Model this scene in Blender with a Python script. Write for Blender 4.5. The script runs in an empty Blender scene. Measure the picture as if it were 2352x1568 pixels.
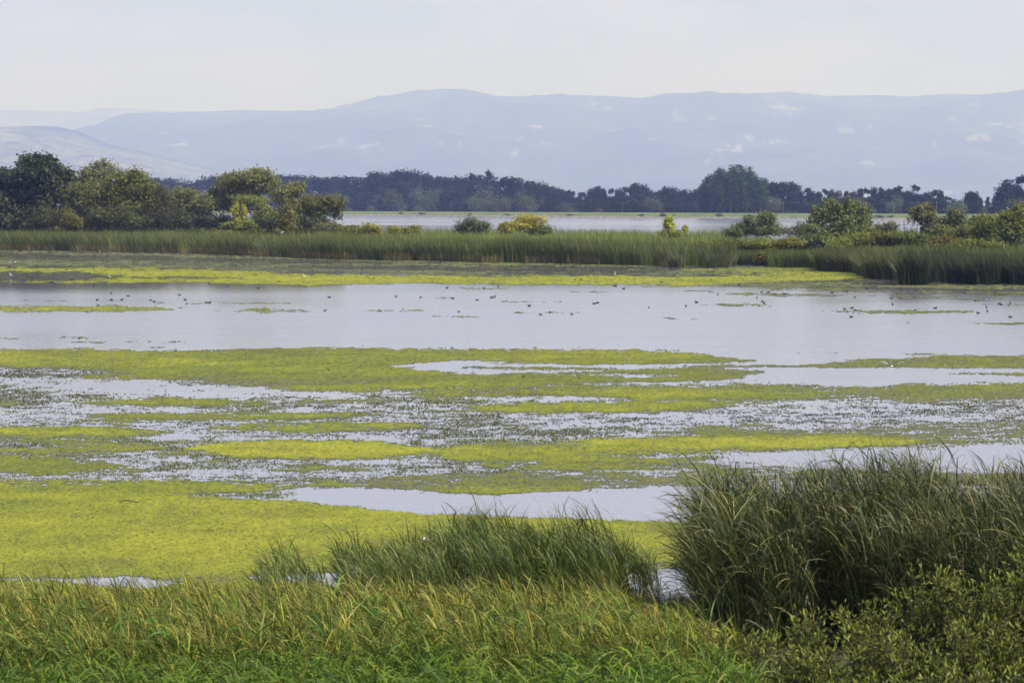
import bpy, math
import numpy as np

C = bpy.context.scene.collection
scene = bpy.context.scene
rng = np.random.default_rng(7)
R = math.radians

# ------------------------------------------------------------------ camera, sky, sun, exposure
CAM_H = 6.7
F, CX, CY, HZ = 6533.0, 1176.0, 784.0, 470.0         # focal length, centre and horizon in 2352-wide picture units
PITCH = math.atan((CY - HZ) / F)
cam_d = bpy.data.cameras.new('camera')
cam = bpy.data.objects.new('camera', cam_d); C.objects.link(cam)
cam.location = (0, 0, CAM_H); cam.rotation_euler = (R(90) - PITCH, 0, 0)
cam_d.sensor_width = 36; cam_d.lens = 36 * F / 2352
cam_d.clip_start = 0.5; cam_d.clip_end = 90000
cam_d.dof.use_dof = True; cam_d.dof.focus_distance = 190; cam_d.dof.aperture_fstop = 6.3
scene.camera = cam

SUN_EL, SUN_AZ = 52.0, 118.0                           # azimuth from +Y (view direction) towards +X
w = bpy.data.worlds.new('World'); scene.world = w; w.use_nodes = True
nt = w.node_tree; nt.nodes.clear()
wo = nt.nodes.new('ShaderNodeOutputWorld'); bg = nt.nodes.new('ShaderNodeBackground')
sky = nt.nodes.new('ShaderNodeTexSky'); sky.sky_type = 'NISHITA'; sky.sun_disc = False
sky.sun_elevation = R(SUN_EL); sky.sun_rotation = R(SUN_AZ)
sky.altitude = 50; sky.air_density = 1.0; sky.dust_density = 1.6; sky.ozone_density = 2.2
tc = nt.nodes.new('ShaderNodeTexCoord'); mp = nt.nodes.new('ShaderNodeMapping')
mp.inputs['Scale'].default_value = (9, 9, 34)
cn = nt.nodes.new('ShaderNodeTexNoise'); cn.inputs['Scale'].default_value = 1.0
cn.inputs['Detail'].default_value = 6; cn.inputs['Roughness'].default_value = 0.55
cr = nt.nodes.new('ShaderNodeValToRGB')
cr.color_ramp.elements[0].position = 0.42; cr.color_ramp.elements[0].color = (0.34, 0.34, 0.34, 1)
cr.color_ramp.elements[1].position = 0.70; cr.color_ramp.elements[1].color = (0.95, 0.95, 0.95, 1)
cm = nt.nodes.new('ShaderNodeMixRGB'); cn2 = nt.nodes.new('ShaderNodeTexNoise'); cn2.inputs['Scale'].default_value = 1.7; cn2.inputs['Detail'].default_value = 7; cn2.inputs['Roughness'].default_value = 0.6
cr2 = nt.nodes.new('ShaderNodeValToRGB'); cr2.color_ramp.elements[0].position = 0.50; cr2.color_ramp.elements[0].color = (0.655, 0.65, 0.98, 1)
cr2.color_ramp.elements[1].position = 0.72; cr2.color_ramp.elements[1].color = (0.83, 0.78, 1.0, 1)
cs2 = nt.nodes.new('ShaderNodeVectorMath'); cs2.operation = 'SCALE'; cs2.inputs['Scale'].default_value = 10.0   # thin veil of cloud
L = nt.links.new
L(mp.outputs[0], cn2.inputs['Vector']); L(cn2.outputs['Fac'], cr2.inputs[0]); L(cr2.outputs[0], cs2.inputs[0]); L(cs2.outputs[0], cm.inputs['Color2'])
L(tc.outputs['Generated'], mp.inputs['Vector']); L(mp.outputs[0], cn.inputs['Vector'])
sx = nt.nodes.new('ShaderNodeSeparateXYZ'); L(tc.outputs['Generated'], sx.inputs[0])
ve = nt.nodes.new('ShaderNodeMapRange'); ve.interpolation_type = 'SMOOTHSTEP'
ve.inputs['From Min'].default_value = 0.22; ve.inputs['From Max'].default_value = 0.75; ve.inputs['To Min'].default_value = 1.0; ve.inputs['To Max'].default_value = 0.12
L(sx.outputs['Z'], ve.inputs['Value'])
vm = nt.nodes.new('ShaderNodeMath'); vm.operation = 'MULTIPLY'; L(cr.outputs[0], vm.inputs[0]); L(ve.outputs[0], vm.inputs[1])
L(cn.outputs['Fac'], cr.inputs[0]); L(vm.outputs[0], cm.inputs['Fac'])
L(sky.outputs[0], cm.inputs['Color1']); L(cm.outputs[0], bg.inputs[0]); L(bg.outputs[0], wo.inputs[0])
bg.inputs[1].default_value = 0.117
sl = bpy.data.lights.new('sun', 'SUN'); so = bpy.data.objects.new('sun', sl); C.objects.link(so)
sl.energy = 5.0; sl.angle = R(0.53); sl.color = (1.0, 0.935, 0.82)
so.rotation_euler = (R(90 - SUN_EL), 0, R(180 - SUN_AZ)); so.location = (0, 0, 600)
scene.view_settings.view_transform = 'Standard'; scene.view_settings.look = 'None'
scene.view_settings.exposure = 0.1; scene.view_settings.gamma = 1.0
scene.view_settings.use_curve_mapping = False
scene.cycles.max_bounces = 8; scene.cycles.diffuse_bounces = 2; scene.cycles.glossy_bounces = 2
scene.cycles.transmission_bounces = 2; scene.cycles.volume_bounces = 4; scene.cycles.transparent_max_bounces = 4
scene.cycles.use_denoising = True
scene.cycles.sample_clamp_indirect = 6

# ------------------------------------------------------------------ helpers
UPV = np.array([0, math.sin(PITCH), math.cos(PITCH)]); FWD = np.array([0, math.cos(PITCH), -math.sin(PITCH)])
def pdir(x, y):
    x = np.asarray(x, float); y = np.asarray(y, float)
    return np.stack([x - CX, FWD[1] * F + UPV[1] * (CY - y), FWD[2] * F + UPV[2] * (CY - y)], -1)
def ground(x, y, z=0.0):
    d = pdir(x, y); t = (z - CAM_H) / d[..., 2]
    return np.array([0, 0, CAM_H]) + d * t[..., None]
def at(x, y, Y):
    d = pdir(x, y); t = Y / d[..., 1]
    return np.array([0, 0, CAM_H]) + d * np.asarray(t)[..., None]
def project(X, Y, Z):
    q = np.stack([X, Y, Z - CAM_H], -1)
    f = q @ FWD; u = q @ UPV
    return CX + F * q[..., 0] / f, CY - F * u / f

def _hash(ix, iy, seed):
    h = (ix.astype(np.int64) * 374761393 + iy.astype(np.int64) * 668265263 + seed * 1442695041) & 0x7fffffff
    h = ((h ^ (h >> 13)) * 1274126177) & 0x7fffffff
    return ((h ^ (h >> 16)) & 0xffff) / 65535.0
def vnoise(x, y, seed=0):
    x = np.asarray(x, float); y = np.asarray(y, float)
    ix = np.floor(x); iy = np.floor(y); fx = x - ix; fy = y - iy
    fx = fx * fx * (3 - 2 * fx); fy = fy * fy * (3 - 2 * fy)
    a = _hash(ix, iy, seed); b = _hash(ix + 1, iy, seed); c = _hash(ix, iy + 1, seed); d = _hash(ix + 1, iy + 1, seed)
    return (a * (1 - fx) + b * fx) * (1 - fy) + (c * (1 - fx) + d * fx) * fy
def fbm(x, y, seed=0, octv=4, gain=0.5):
    s = 0; a = 1; t = 0
    for k in range(octv):
        s = s + a * vnoise(x * 2 ** k, y * 2 ** k, seed + k * 17); t += a; a *= gain
    return s / t

def build(name, verts, faces, mat, parent=None, cols=None, smooth=False, link=True):
    """faces: list of integer arrays (n,3) or (n,4)."""
    me = bpy.data.meshes.new(name)
    verts = np.asarray(verts, np.float32).reshape(-1, 3)
    faces = [np.asarray(f, np.int32) for f in faces if len(f)]
    me.vertices.add(len(verts)); me.vertices.foreach_set('co', verts.ravel())
    idx = np.concatenate([f.ravel() for f in faces])
    tot = np.concatenate([np.full(len(f), f.shape[1], np.int32) for f in faces])
    start = np.concatenate([[0], np.cumsum(tot)[:-1]]).astype(np.int32)
    me.loops.add(len(idx)); me.loops.foreach_set('vertex_index', idx)
    me.polygons.add(len(tot)); me.polygons.foreach_set('loop_start', start)
    if smooth: me.polygons.foreach_set('use_smooth', np.ones(len(tot), bool))
    me.update(calc_edges=True)
    if cols is not None:
        at_ = me.color_attributes.new('col', 'FLOAT_COLOR', 'POINT')
        cc = np.ones((len(verts), 4), np.float32); cc[:, :3] = cols
        at_.data.foreach_set('color', cc.ravel())
    for m in (mat if isinstance(mat, (list, tuple)) else [mat]): me.materials.append(m)
    o = bpy.data.objects.new(name, me)
    if link: C.objects.link(o)
    if parent is not None: o.parent = parent
    return o
def tag(o, label=None, cat=None, group=None, kind=None):
    if label: o['label'] = label
    if cat: o['category'] = cat
    if group: o['group'] = group
    if kind: o['kind'] = kind
    return o
def empty(name, loc, label, cat, group=None):
    o = bpy.data.objects.new(name, None); C.objects.link(o); o.location = loc; o.empty_display_size = 0.3
    return tag(o, label, cat, group)

# ------------------------------------------------------------------ materials
def newmat(name):
    m = bpy.data.materials.new(name); m.use_nodes = True
    n = m.node_tree.nodes; n.clear()
    return m, n, m.node_tree.links.new, n.new('ShaderNodeOutputMaterial')
def leaf_mat(name, trans=0.35, rough=0.5, spec=0.25, hue_var=0.0, tint=(1, 1, 1)):
    m, n, l, out = newmat(name)
    a = n.new('ShaderNodeAttribute'); a.attribute_name = 'col'
    col = a.outputs['Color']
    if hue_var:
        oi = n.new('ShaderNodeObjectInfo'); h = n.new('ShaderNodeHueSaturation')
        mr = n.new('ShaderNodeMapRange'); mr.inputs['To Min'].default_value = 1 - hue_var; mr.inputs['To Max'].default_value = 1 + hue_var
        l(oi.outputs['Random'], mr.inputs['Value']); l(mr.outputs[0], h.inputs['Value']); l(col, h.inputs['Color'])
        mr2 = n.new('ShaderNodeMapRange'); mr2.inputs['To Min'].default_value = 0.485; mr2.inputs['To Max'].default_value = 0.515
        l(oi.outputs['Random'], mr2.inputs['Value']); l(mr2.outputs[0], h.inputs['Hue']); col = h.outputs[0]
    p = n.new('ShaderNodeBsdfPrincipled'); p.inputs['Roughness'].default_value = rough
    p.inputs['Specular IOR Level'].default_value = spec
    t = n.new('ShaderNodeBsdfTranslucent'); mx = n.new('ShaderNodeMixShader'); mx.inputs[0].default_value = trans
    l(col, p.inputs['Base Color']); l(col, t.inputs['Color']); l(p.outputs[0], mx.inputs[1]); l(t.outputs[0], mx.inputs[2])
    l(mx.outputs[0], out.inputs['Surface'])
    return m
def noise_mat(name, c1, c2, scale=1.0, rough=0.8, detail=5, bump=0.0, coord='Object', c3=None):
    m, n, l, out = newmat(name)
    tcn = n.new('ShaderNodeTexCoord'); nz = n.new('ShaderNodeTexNoise'); nz.inputs['Scale'].default_value = scale
    nz.inputs['Detail'].default_value = detail; l(tcn.outputs[coord], nz.inputs['Vector'])
    r = n.new('ShaderNodeValToRGB'); r.color_ramp.elements[0].position = 0.35; r.color_ramp.elements[1].position = 0.65
    r.color_ramp.elements[0].color = (*c1, 1); r.color_ramp.elements[1].color = (*c2, 1)
    if c3: e = r.color_ramp.elements.new(0.8); e.color = (*c3, 1)
    l(nz.outputs['Fac'], r.inputs[0])
    p = n.new('ShaderNodeBsdfPrincipled'); p.inputs['Roughness'].default_value = rough; p.inputs['Specular IOR Level'].default_value = 0.2
    l(r.outputs[0], p.inputs['Base Color'])
    if bump:
        b = n.new('ShaderNodeBump'); b.inputs['Strength'].default_value = bump; l(nz.outputs['Fac'], b.inputs['Height']); l(b.outputs[0], p.inputs['Normal'])
    l(p.outputs[0], out.inputs['Surface'])
    return m
def attr_mat(name, rough=0.8, spec=0.2, bump_scale=0, bump=0.0, var=0.25, var_scale=3.0):
    m, n, l, out = newmat(name)
    a = n.new('ShaderNodeAttribute'); a.attribute_name = 'col'
    tcn = n.new('ShaderNodeTexCoord'); nz = n.new('ShaderNodeTexNoise'); nz.inputs['Scale'].default_value = var_scale; nz.inputs['Detail'].default_value = 6
    l(tcn.outputs['Object'], nz.inputs['Vector'])
    mr = n.new('ShaderNodeMapRange'); mr.inputs['From Min'].default_value = 0.3; mr.inputs['From Max'].default_value = 0.7
    mr.inputs['To Min'].default_value = 1 - var; mr.inputs['To Max'].default_value = 1 + var
    l(nz.outputs['Fac'], mr.inputs['Value'])
    v = n.new('ShaderNodeVectorMath'); v.operation = 'SCALE'; l(a.outputs['Color'], v.inputs[0]); l(mr.outputs[0], v.inputs['Scale'])
    p = n.new('ShaderNodeBsdfPrincipled'); p.inputs['Roughness'].default_value = rough; p.inputs['Specular IOR Level'].default_value = spec
    l(v.outputs[0], p.inputs['Base Color'])
    if bump:
        nb = n.new('ShaderNodeTexNoise'); nb.inputs['Scale'].default_value = bump_scale; nb.inputs['Detail'].default_value = 3
        l(tcn.outputs['Object'], nb.inputs['Vector'])
        b = n.new('ShaderNodeBump'); b.inputs['Strength'].default_value = bump; b.inputs['Distance'].default_value = 0.05
        l(nb.outputs['Fac'], b.inputs['Height']); l(b.outputs[0], p.inputs['Normal'])
    l(p.outputs[0], out.inputs['Surface'])
    return m
def flat_mat(name, c, rough=0.6, spec=0.3):
    m, n, l, out = newmat(name)
    p = n.new('ShaderNodeBsdfPrincipled'); p.inputs['Roughness'].default_value = rough; p.inputs['Specular IOR Level'].default_value = spec
    nz = n.new('ShaderNodeTexNoise'); nz.inputs['Scale'].default_value = 30
    mxr = n.new('ShaderNodeMixRGB'); mxr.inputs['Color1'].default_value = (*[q * 0.8 for q in c], 1); mxr.inputs['Color2'].default_value = (*[min(q * 1.2, 0.95) for q in c], 1)
    l(nz.outputs['Fac'], mxr.inputs['Fac']); l(mxr.outputs[0], p.inputs['Base Color']); l(p.outputs[0], out.inputs['Surface'])
    return m

M_LEAF = leaf_mat('willow_leaves', 0.42, 0.5, 0.25)
M_FAR = leaf_mat('far_leaves', 0.3, 0.6, 0.1, 0.22)
M_REED = leaf_mat('reed_blades', 0.12, 0.42, 0.25)
M_GRASS = leaf_mat('grass_blades', 0.26, 0.5, 0.16)
M_BARK = noise_mat('willow_bark', (0.05, 0.042, 0.032), (0.12, 0.10, 0.08), 6, 0.9)
M_SOIL = noise_mat('bank_soil', (0.035, 0.03, 0.018), (0.07, 0.075, 0.03), 3, 0.95)
M_BED = noise_mat('lake_bed_mud', (0.03, 0.035, 0.02), (0.06, 0.06, 0.04), 0.2, 0.9)

# water: dark silty water under a mirror surface, calm by the reeds and wind-ruffled further out
def water_mat():
    m, n, l, out = newmat('lake_water')
    g = n.new('ShaderNodeNewGeometry')
    mp1 = n.new('ShaderNodeMapping'); mp1.inputs['Scale'].default_value = (0.010, 0.022, 1)
    nz = n.new('ShaderNodeTexNoise'); nz.inputs['Scale'].default_value = 1; nz.inputs['Detail'].default_value = 4
    l(g.outputs['Position'], mp1.inputs['Vector']); l(mp1.outputs[0], nz.inputs['Vector'])
    sep = n.new('ShaderNodeSeparateXYZ'); l(g.outputs['Position'], sep.inputs[0])
    calm = n.new('ShaderNodeMapRange'); calm.inputs['From Min'].default_value = 195; calm.inputs['From Max'].default_value = 235
    calm.inputs['To Min'].default_value = 1.0; calm.inputs['To Max'].default_value = 0.0
    l(sep.outputs['Y'], calm.inputs['Value'])
    rv = n.new('ShaderNodeMapRange'); rv.inputs['From Min'].default_value = 1100; rv.inputs['From Max'].default_value = 500
    rv.inputs['To Min'].default_value = 1.0; rv.inputs['To Max'].default_value = 0.0
    l(sep.outputs['Y'], rv.inputs['Value'])
    ad = n.new('ShaderNodeMath'); ad.operation = 'ADD'; ad.use_clamp = True; l(calm.outputs[0], ad.inputs[0]); l(rv.outputs[0], ad.inputs[1])
    rn = n.new('ShaderNodeMapRange'); rn.inputs['From Min'].default_value = 0.3; rn.inputs['From Max'].default_value = 0.65
    rn.inputs['To Min'].default_value = 0.15; rn.inputs['To Max'].default_value = 1.0; l(nz.outputs['Fac'], rn.inputs['Value'])
    mu = n.new('ShaderNodeMath'); mu.operation = 'MULTIPLY'; l(ad.outputs[0], mu.inputs[0]); l(rn.outputs[0], mu.inputs[1])
    ro = n.new('ShaderNodeMapRange'); ro.inputs['To Min'].default_value = 0.05; ro.inputs['To Max'].default_value = 0.20
    l(mu.outputs[0], ro.inputs['Value'])
    # ripples
    mp2 = n.new('ShaderNodeMapping'); mp2.inputs['Scale'].default_value = (0.55, 1.1, 1)
    nr = n.new('ShaderNodeTexNoise'); nr.inputs['Scale'].default_value = 1.6; nr.inputs['Detail'].default_value = 4; nr.inputs['Roughness'].default_value = 0.6
    l(g.outputs['Position'], mp2.inputs['Vector']); l(mp2.outputs[0], nr.inputs['Vector'])
    bs = n.new('ShaderNodeMapRange'); bs.inputs['To Min'].default_value = 0.03; bs.inputs['To Max'].default_value = 0.22; l(mu.outputs[0], bs.inputs['Value'])
    b = n.new('ShaderNodeBump'); b.inputs['Distance'].default_value = 0.12; l(nr.outputs['Fac'], b.inputs['Height']); l(bs.outputs[0], b.inputs['Strength'])
    p = n.new('ShaderNodeBsdfPrincipled'); p.inputs['Base Color'].default_value = (0.22, 0.222, 0.255, 1); p.inputs['IOR'].default_value = 1.7
    p.inputs['Specular IOR Level'].default_value = 0.65
    l(ro.outputs[0], p.inputs['Roughness']); l(b.outputs[0], p.inputs['Normal']); l(p.outputs[0], out.inputs['Surface'])
    return m
M_WATER = water_mat()

# ------------------------------------------------------------------ haze: one closed box of even air round everything
def box_mesh(name, x0, x1, y0, y1, z0, z1, mat):
    v = np.array([(x, y, z) for z in (z0, z1) for y in (y0, y1) for x in (x0, x1)], float)
    f = np.array([(0, 2, 3, 1), (4, 5, 7, 6), (0, 1, 5, 4), (2, 6, 7, 3), (0, 4, 6, 2), (1, 3, 7, 5)])
    return build(name, v, [f], mat)
hm = bpy.data.materials.new('hazy_air'); hm.use_nodes = True; hn = hm.node_tree.nodes; hn.clear()
ho = hn.new('ShaderNodeOutputMaterial'); hv = hn.new('ShaderNodeVolumePrincipled')
hv.inputs['Color'].default_value = (0.385, 0.465, 0.98, 1); hv.inputs['Absorption Color'].default_value = (1, 1, 1, 1)
hv.inputs['Density'].default_value = 0.000108; hv.inputs['Anisotropy'].default_value = 0.1
hm.node_tree.links.new(hv.outputs[0], ho.inputs['Volume'])
haze = box_mesh('haze', -17000, 17000, -160, 50500, -3.5, 1760, hm)
tag(haze, 'pale blue haze hanging in the air over lake and hills', 'haze', kind='stuff')

# ------------------------------------------------------------------ setting: lake bed, water, banks, hills
bed = build('lake_bed', [(-10500, -120, -2.4), (10500, -120, -2.4), (15500, 50000, -2.4), (-15500, 50000, -2.4)], [[(0, 1, 2, 3)]], M_BED); tag(bed, kind='structure')
water = build('water', [(-2600, 18, 0), (2600, 18, 0), (2600, 2500, 0), (-2600, 2500, 0)], [[(0, 1, 2, 3)]], M_WATER); tag(water, kind='structure')

def grid_faces(nr, nc):
    i = np.arange(nr - 1)[:, None] * nc + np.arange(nc - 1)[None]
    i = i.ravel(); return np.stack([i, i + 1, i + nc + 1, i + nc], 1)
def bank_z(X, Y):
    z = np.interp(Y, [-120, 6, 14, 22, 30, 36, 42, 46, 50], [5.1, 5.05, 3.2, 1.6, 0.85, 0.45, 0.12, -0.15, -0.8])
    ch = np.exp(-((X - (2.65 + 0.02 * (Y - 42))) / 0.55) ** 2) * np.clip((Y - 38.5) / 3, 0, 1)     # the little inlet between sedge and reeds
    return z - 0.5 * ch + 0.05 * (fbm(X * 0.8, Y * 0.8, 3) - 0.5)
gx = np.concatenate([np.linspace(-400, -14, 20), np.linspace(-13.5, 13.5, 90), np.linspace(14, 400, 20)])
gy = np.concatenate([np.linspace(-120, 10, 14), np.linspace(12, 50, 90)])
GX, GY = np.meshgrid(gx, gy); GZ = bank_z(GX, GY)
tag(build('near_bank', np.stack([GX, GY, GZ], -1), [grid_faces(len(gy), len(gx))], M_SOIL, smooth=True), kind='structure')

# front waterline of the far reed bed (picture units) turned into distance along each bearing
FRONT = np.array([(-400, 570), (-60, 573), (0, 574), (200, 577), (400, 581), (600, 588), (720, 594), (860, 597), (1000, 599), (1120, 603), (1240, 603), (1420, 608), (1540, 612), (1560, 614),
                  (1672, 614), (1684, 609), (1765, 611), (1775, 615), (1868, 615), (1880, 622), (1960, 626), (1990, 640), (2055, 642), (2072, 655), (2130, 655), (2142, 648), (2200, 650), (2240, 654), (2290, 654), (2305, 650), (2352, 655), (2800, 660)], float)
def front_Y(px): return ground(px, np.interp(px, FRONT[:, 0], FRONT[:, 1]))[..., 1]
BACK = np.array([(-400, 543), (0, 543), (400, 543), (900, 549), (1300, 552), (1700, 556), (1900, 566), (2352, 580), (2800, 590)], float)
def back_Y(px): return ground(px, np.interp(px, BACK[:, 0], BACK[:, 1]))[..., 1]
ix = np.linspace(-330, 2700, 120); us = np.linspace(0, 1, 14)
IX, IU = np.meshgrid(ix, us)
fy = front_Y(ix); fy = np.minimum(fy + 1.5, fy * 1.01); by = back_Y(ix) + 6
IY = fy[None] * (1 - IU) + by[None] * IU
IZ = -0.3 + 0.55 * np.sin(np.clip(IU, 0, 1) * math.pi) ** 0.6 + 0.1 * (fbm(IX * 0.02, IY * 0.1, 5) - 0.5)
tag(build('island', np.stack([(IX - CX) / F * IY, IY, IZ], -1), [grid_faces(14, 120)], M_SOIL, smooth=True), kind='structure')

# far river bank: a dike running slantwise, then the plain
def bankY(X): return 1515.0 - 1.74 * X
bn = np.array([1.74, 1.0]) / math.hypot(1.74, 1.0); bt = np.array([1.0, -1.74]) / math.hypot(1.0, 1.74)   # away from us, along the bank
def bank_pt(s, t):                                   # s metres behind the waterline, t metres along
    return np.array([0, 1515.0]) + bn * np.asarray(s)[..., None] + bt * np.asarray(t)[..., None]
def bearing_t(px, s):                                # t of the point on line s seen at picture column px
    k = (np.asarray(px, float) - CX) / F; o = np.array([0, 1515.0]) + bn * np.asarray(s, float)[..., None]
    return (k * o[..., 1] - o[..., 0]) / (bt[0] - k * bt[1])
prof_s = np.array([-6, 0, 1.5, 4, 7, 10, 16, 24, 30, 36, 44, 60, 100, 180])
prof_z = np.array([-1.0, -0.05, 0.45, 0.75, 0.95, 1.3, 1.9, 2.5, 2.6, 2.55, 1.7, 1.0, 0.9, 0.9])
tt = np.linspace(-900, 700, 400)
S, T = np.meshgrid(prof_s, tt)
wig = 3.0 * (fbm(T * 0.02, T * 0 + 3, 11) - 0.5); SS = S + wig
P2 = bank_pt(SS, T)
ZZ = np.interp(S, prof_s, prof_z) + np.where((S > 0) & (S < 20), 0.5 * (fbm(T * 0.06, S * 0.2, 12) - 0.5), 0)
edge = fbm(T * 0.03, S * 0.1, 15)
bare = (S + (edge - 0.5) * 14 < 4.5)
colr = np.where(bare[..., None], np.array([0.26, 0.215, 0.18]), np.array([0.12, 0.17, 0.045]))
colr = np.where(((S >= 24) & (S < 40))[..., None], np.array([0.17, 0.20, 0.075]), colr)
colr = colr * (0.75 + 0.5 * fbm(T * 0.1, S * 0.5, 16))[..., None]
M_DIKE = attr_mat('dike_turf', var=0.35, var_scale=0.35)
tag(build('river_bank', np.stack([P2[..., 0], P2[..., 1], ZZ], -1), [grid_faces(len(tt), len(prof_s))], M_DIKE, cols=colr.reshape(-1, 3)), kind='structure')
pl = [bank_pt(np.array(s), np.array(t)) for s, t in ((170, -900), (170, 700))]
M_PLAIN = noise_mat('plain_meadow', (0.06, 0.08, 0.03), (0.13, 0.13, 0.06), 0.02, 0.9)
pv = np.array([(pl[0][0], pl[0][1], 0.88), (pl[1][0], pl[1][1], 0.88), (2800, 1200, 0.88), (15000, 49500, 0.88), (-15000, 49500, 0.88), (-3000, 3500, 0.88)])
tag(build('ground', pv, [[(0, 1, 2, 5)], [(5, 2, 3, 4)]], M_PLAIN), kind='structure')

def ridge(name, prof, Dc, depth, col_fn, seed, x0=-700, x1=3050, nx=700, nrow=70, rough=1.0):
    prof = np.array(prof, float)
    px = np.linspace(x0, x1, nx)
    cy = np.interp(px, prof[:, 0], prof[:, 1]) - 1.3 * rough * (fbm(px * 0.18, px * 0, seed, 3) - 0.5) * 2 - 2.0 * (fbm(px * 0.03, px * 0, seed + 1, 3) - 0.5)
    crest = CAM_H + (HZ - cy) / F * Dc * 1.001
    u = np.linspace(0, 1.12, nrow)
    PX, U = np.meshgrid(px, u)
    Y = Dc - depth * (1 - U)
    X = (PX - CX) / F * Dc * (0.75 + 0.25 * np.clip(U, 0, 1.12)) if False else (PX - CX) / F * Dc
    prof_u = np.where(U <= 1, 1 - (1 - np.clip(U, 0, 1)) ** 1.35, 1 - (U - 1) * 2.5)
    rel = fbm(X * 0.0035 * 9000 / Dc, Y * 0.0016 * 9000 / Dc, seed + 5, 5) - 0.5
    env = np.clip(U * 6, 0, 1) * np.clip(np.abs(1 - U) * 5, 0, 1)
    Z = (crest[None] + 4) * prof_u - 4 + rel * env * crest[None] * 0.34
    # distance keeps the crest where it stands on its bearing
    vx = X; vy = Y
    qx, qy = project(vx, vy, Z)
    col = col_fn(qx, qy, vx, vy, U)
    o = build(name, np.stack([vx, vy, Z], -1), [grid_faces(nrow, nx)], M_HILL, cols=col.reshape(-1, 3), smooth=True)
    return tag(o, kind='structure')
M_HILL = attr_mat('wooded_slope', var=0.7, var_scale=0.008, rough=0.95, spec=0.0)
MAIN = [(-700, 420), (60, 352), (180, 318), (240, 303), (350, 277), (440, 264), (530, 256), (600, 255), (680, 258), (770, 252), (830, 240), (880, 227), (960, 218), (1060, 216), (1120, 222), (1200, 224), (1260, 227), (1320, 222), (1400, 223), (1470, 226), (1520, 219), (1600, 214), (1660, 217), (1740, 216), (1800, 211), (1840, 216), (1900, 222), (2000, 220), (2080, 224), (2150, 219), (2200, 222), (2300, 221), (2352, 218), (3050, 225)]
FARR = [(-700, 262), (0, 254), (70, 252), (150, 256), (200, 257), (230, 248), (320, 252), (380, 256), (530, 261), (800, 275), (3050, 330)]
NEARH = [(-700, 330), (-200, 312), (0, 295), (60, 290), (130, 291), (180, 300), (220, 318), (260, 335), (340, 352), (420, 372), (500, 390), (600, 418), (700, 450), (800, 470)]
PATCH = [(1560, 262, 25, 4), (1565, 275, 25, 3), (1600, 238, 30, 3), (1635, 270, 18, 4), (1800, 250, 42, 8), (1815, 262, 9, 7), (1230, 290, 18, 3), (1193, 318, 6, 6), (1190, 352, 18, 3), (1050, 330, 25, 2.5), (1010, 327, 15, 2), (1480, 320, 30, 2),
         (1690, 345, 40, 3), (1660, 352, 30, 2), (1760, 326, 50, 2.5), (1700, 336, 30, 3), (1980, 292, 35, 4), (1940, 300, 20, 2), (2230, 318, 40, 2.5), (2140, 330, 20, 2.5), (1630, 370, 10, 2), (1950, 298, 16, 3)]
def main_col(qx, qy, X, Y, U):
    n = fbm(X * 0.002, Y * 0.002, 40, 5)
    g = np.array([0.045, 0.06, 0.025]) * (0.1 + n[..., None] * 1.9)
    m = np.zeros_like(qx)
    jit = (fbm(qx * 0.12, qy * 0.3, 44, 4) - 0.5)
    for a, b, rx, ry in PATCH:
        m = np.maximum(m, ((qx - a) / rx) ** 2 + ((qy - b) / ry) ** 2 + jit * 3.6 < 0.62)
    m = np.maximum(m, (fbm(X * 0.0035, Y * 0.0023, 47, 4) > 0.765) * (U < .93))
    return np.where(m[..., None] > 0, np.array([0.27, 0.25, 0.18]), g)
def far_col(qx, qy, X, Y, U):
    n = fbm(X * 0.0014, Y * 0.001, 50, 4)
    return np.where((n > 0.56)[..., None], np.array([0.22, 0.20, 0.14]), np.array([0.07, 0.08, 0.04]))
def near_col(qx, qy, X, Y, U):
    n = fbm(X * 0.006, Y * 0.01, 60, 5)
    st = vnoise(X * 0.002, Y * 0.017 + 3 * n, 61)
    base = np.where((st > 0.5)[..., None], np.array([0.17, 0.165, 0.09]), np.array([0.13, 0.135, 0.07]))
    wood = (n > 0.60) | (U > 0.93) | (vnoise(X * 0.0015, Y * 0.025, 64) > 0.86)
    return np.where(wood[..., None], np.array([0.045, 0.06, 0.03]), base)
ridge('mountain_ridge', MAIN, 31000, 11000, main_col, 70)
ridge('distant_ridge', FARR, 44000, 9000, far_col, 80, nx=300, nrow=40)
ridge('terraced_hill', NEARH, 19500, 6000, near_col, 90, x1=820, nx=420, nrow=90, rough=0.7)

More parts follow.
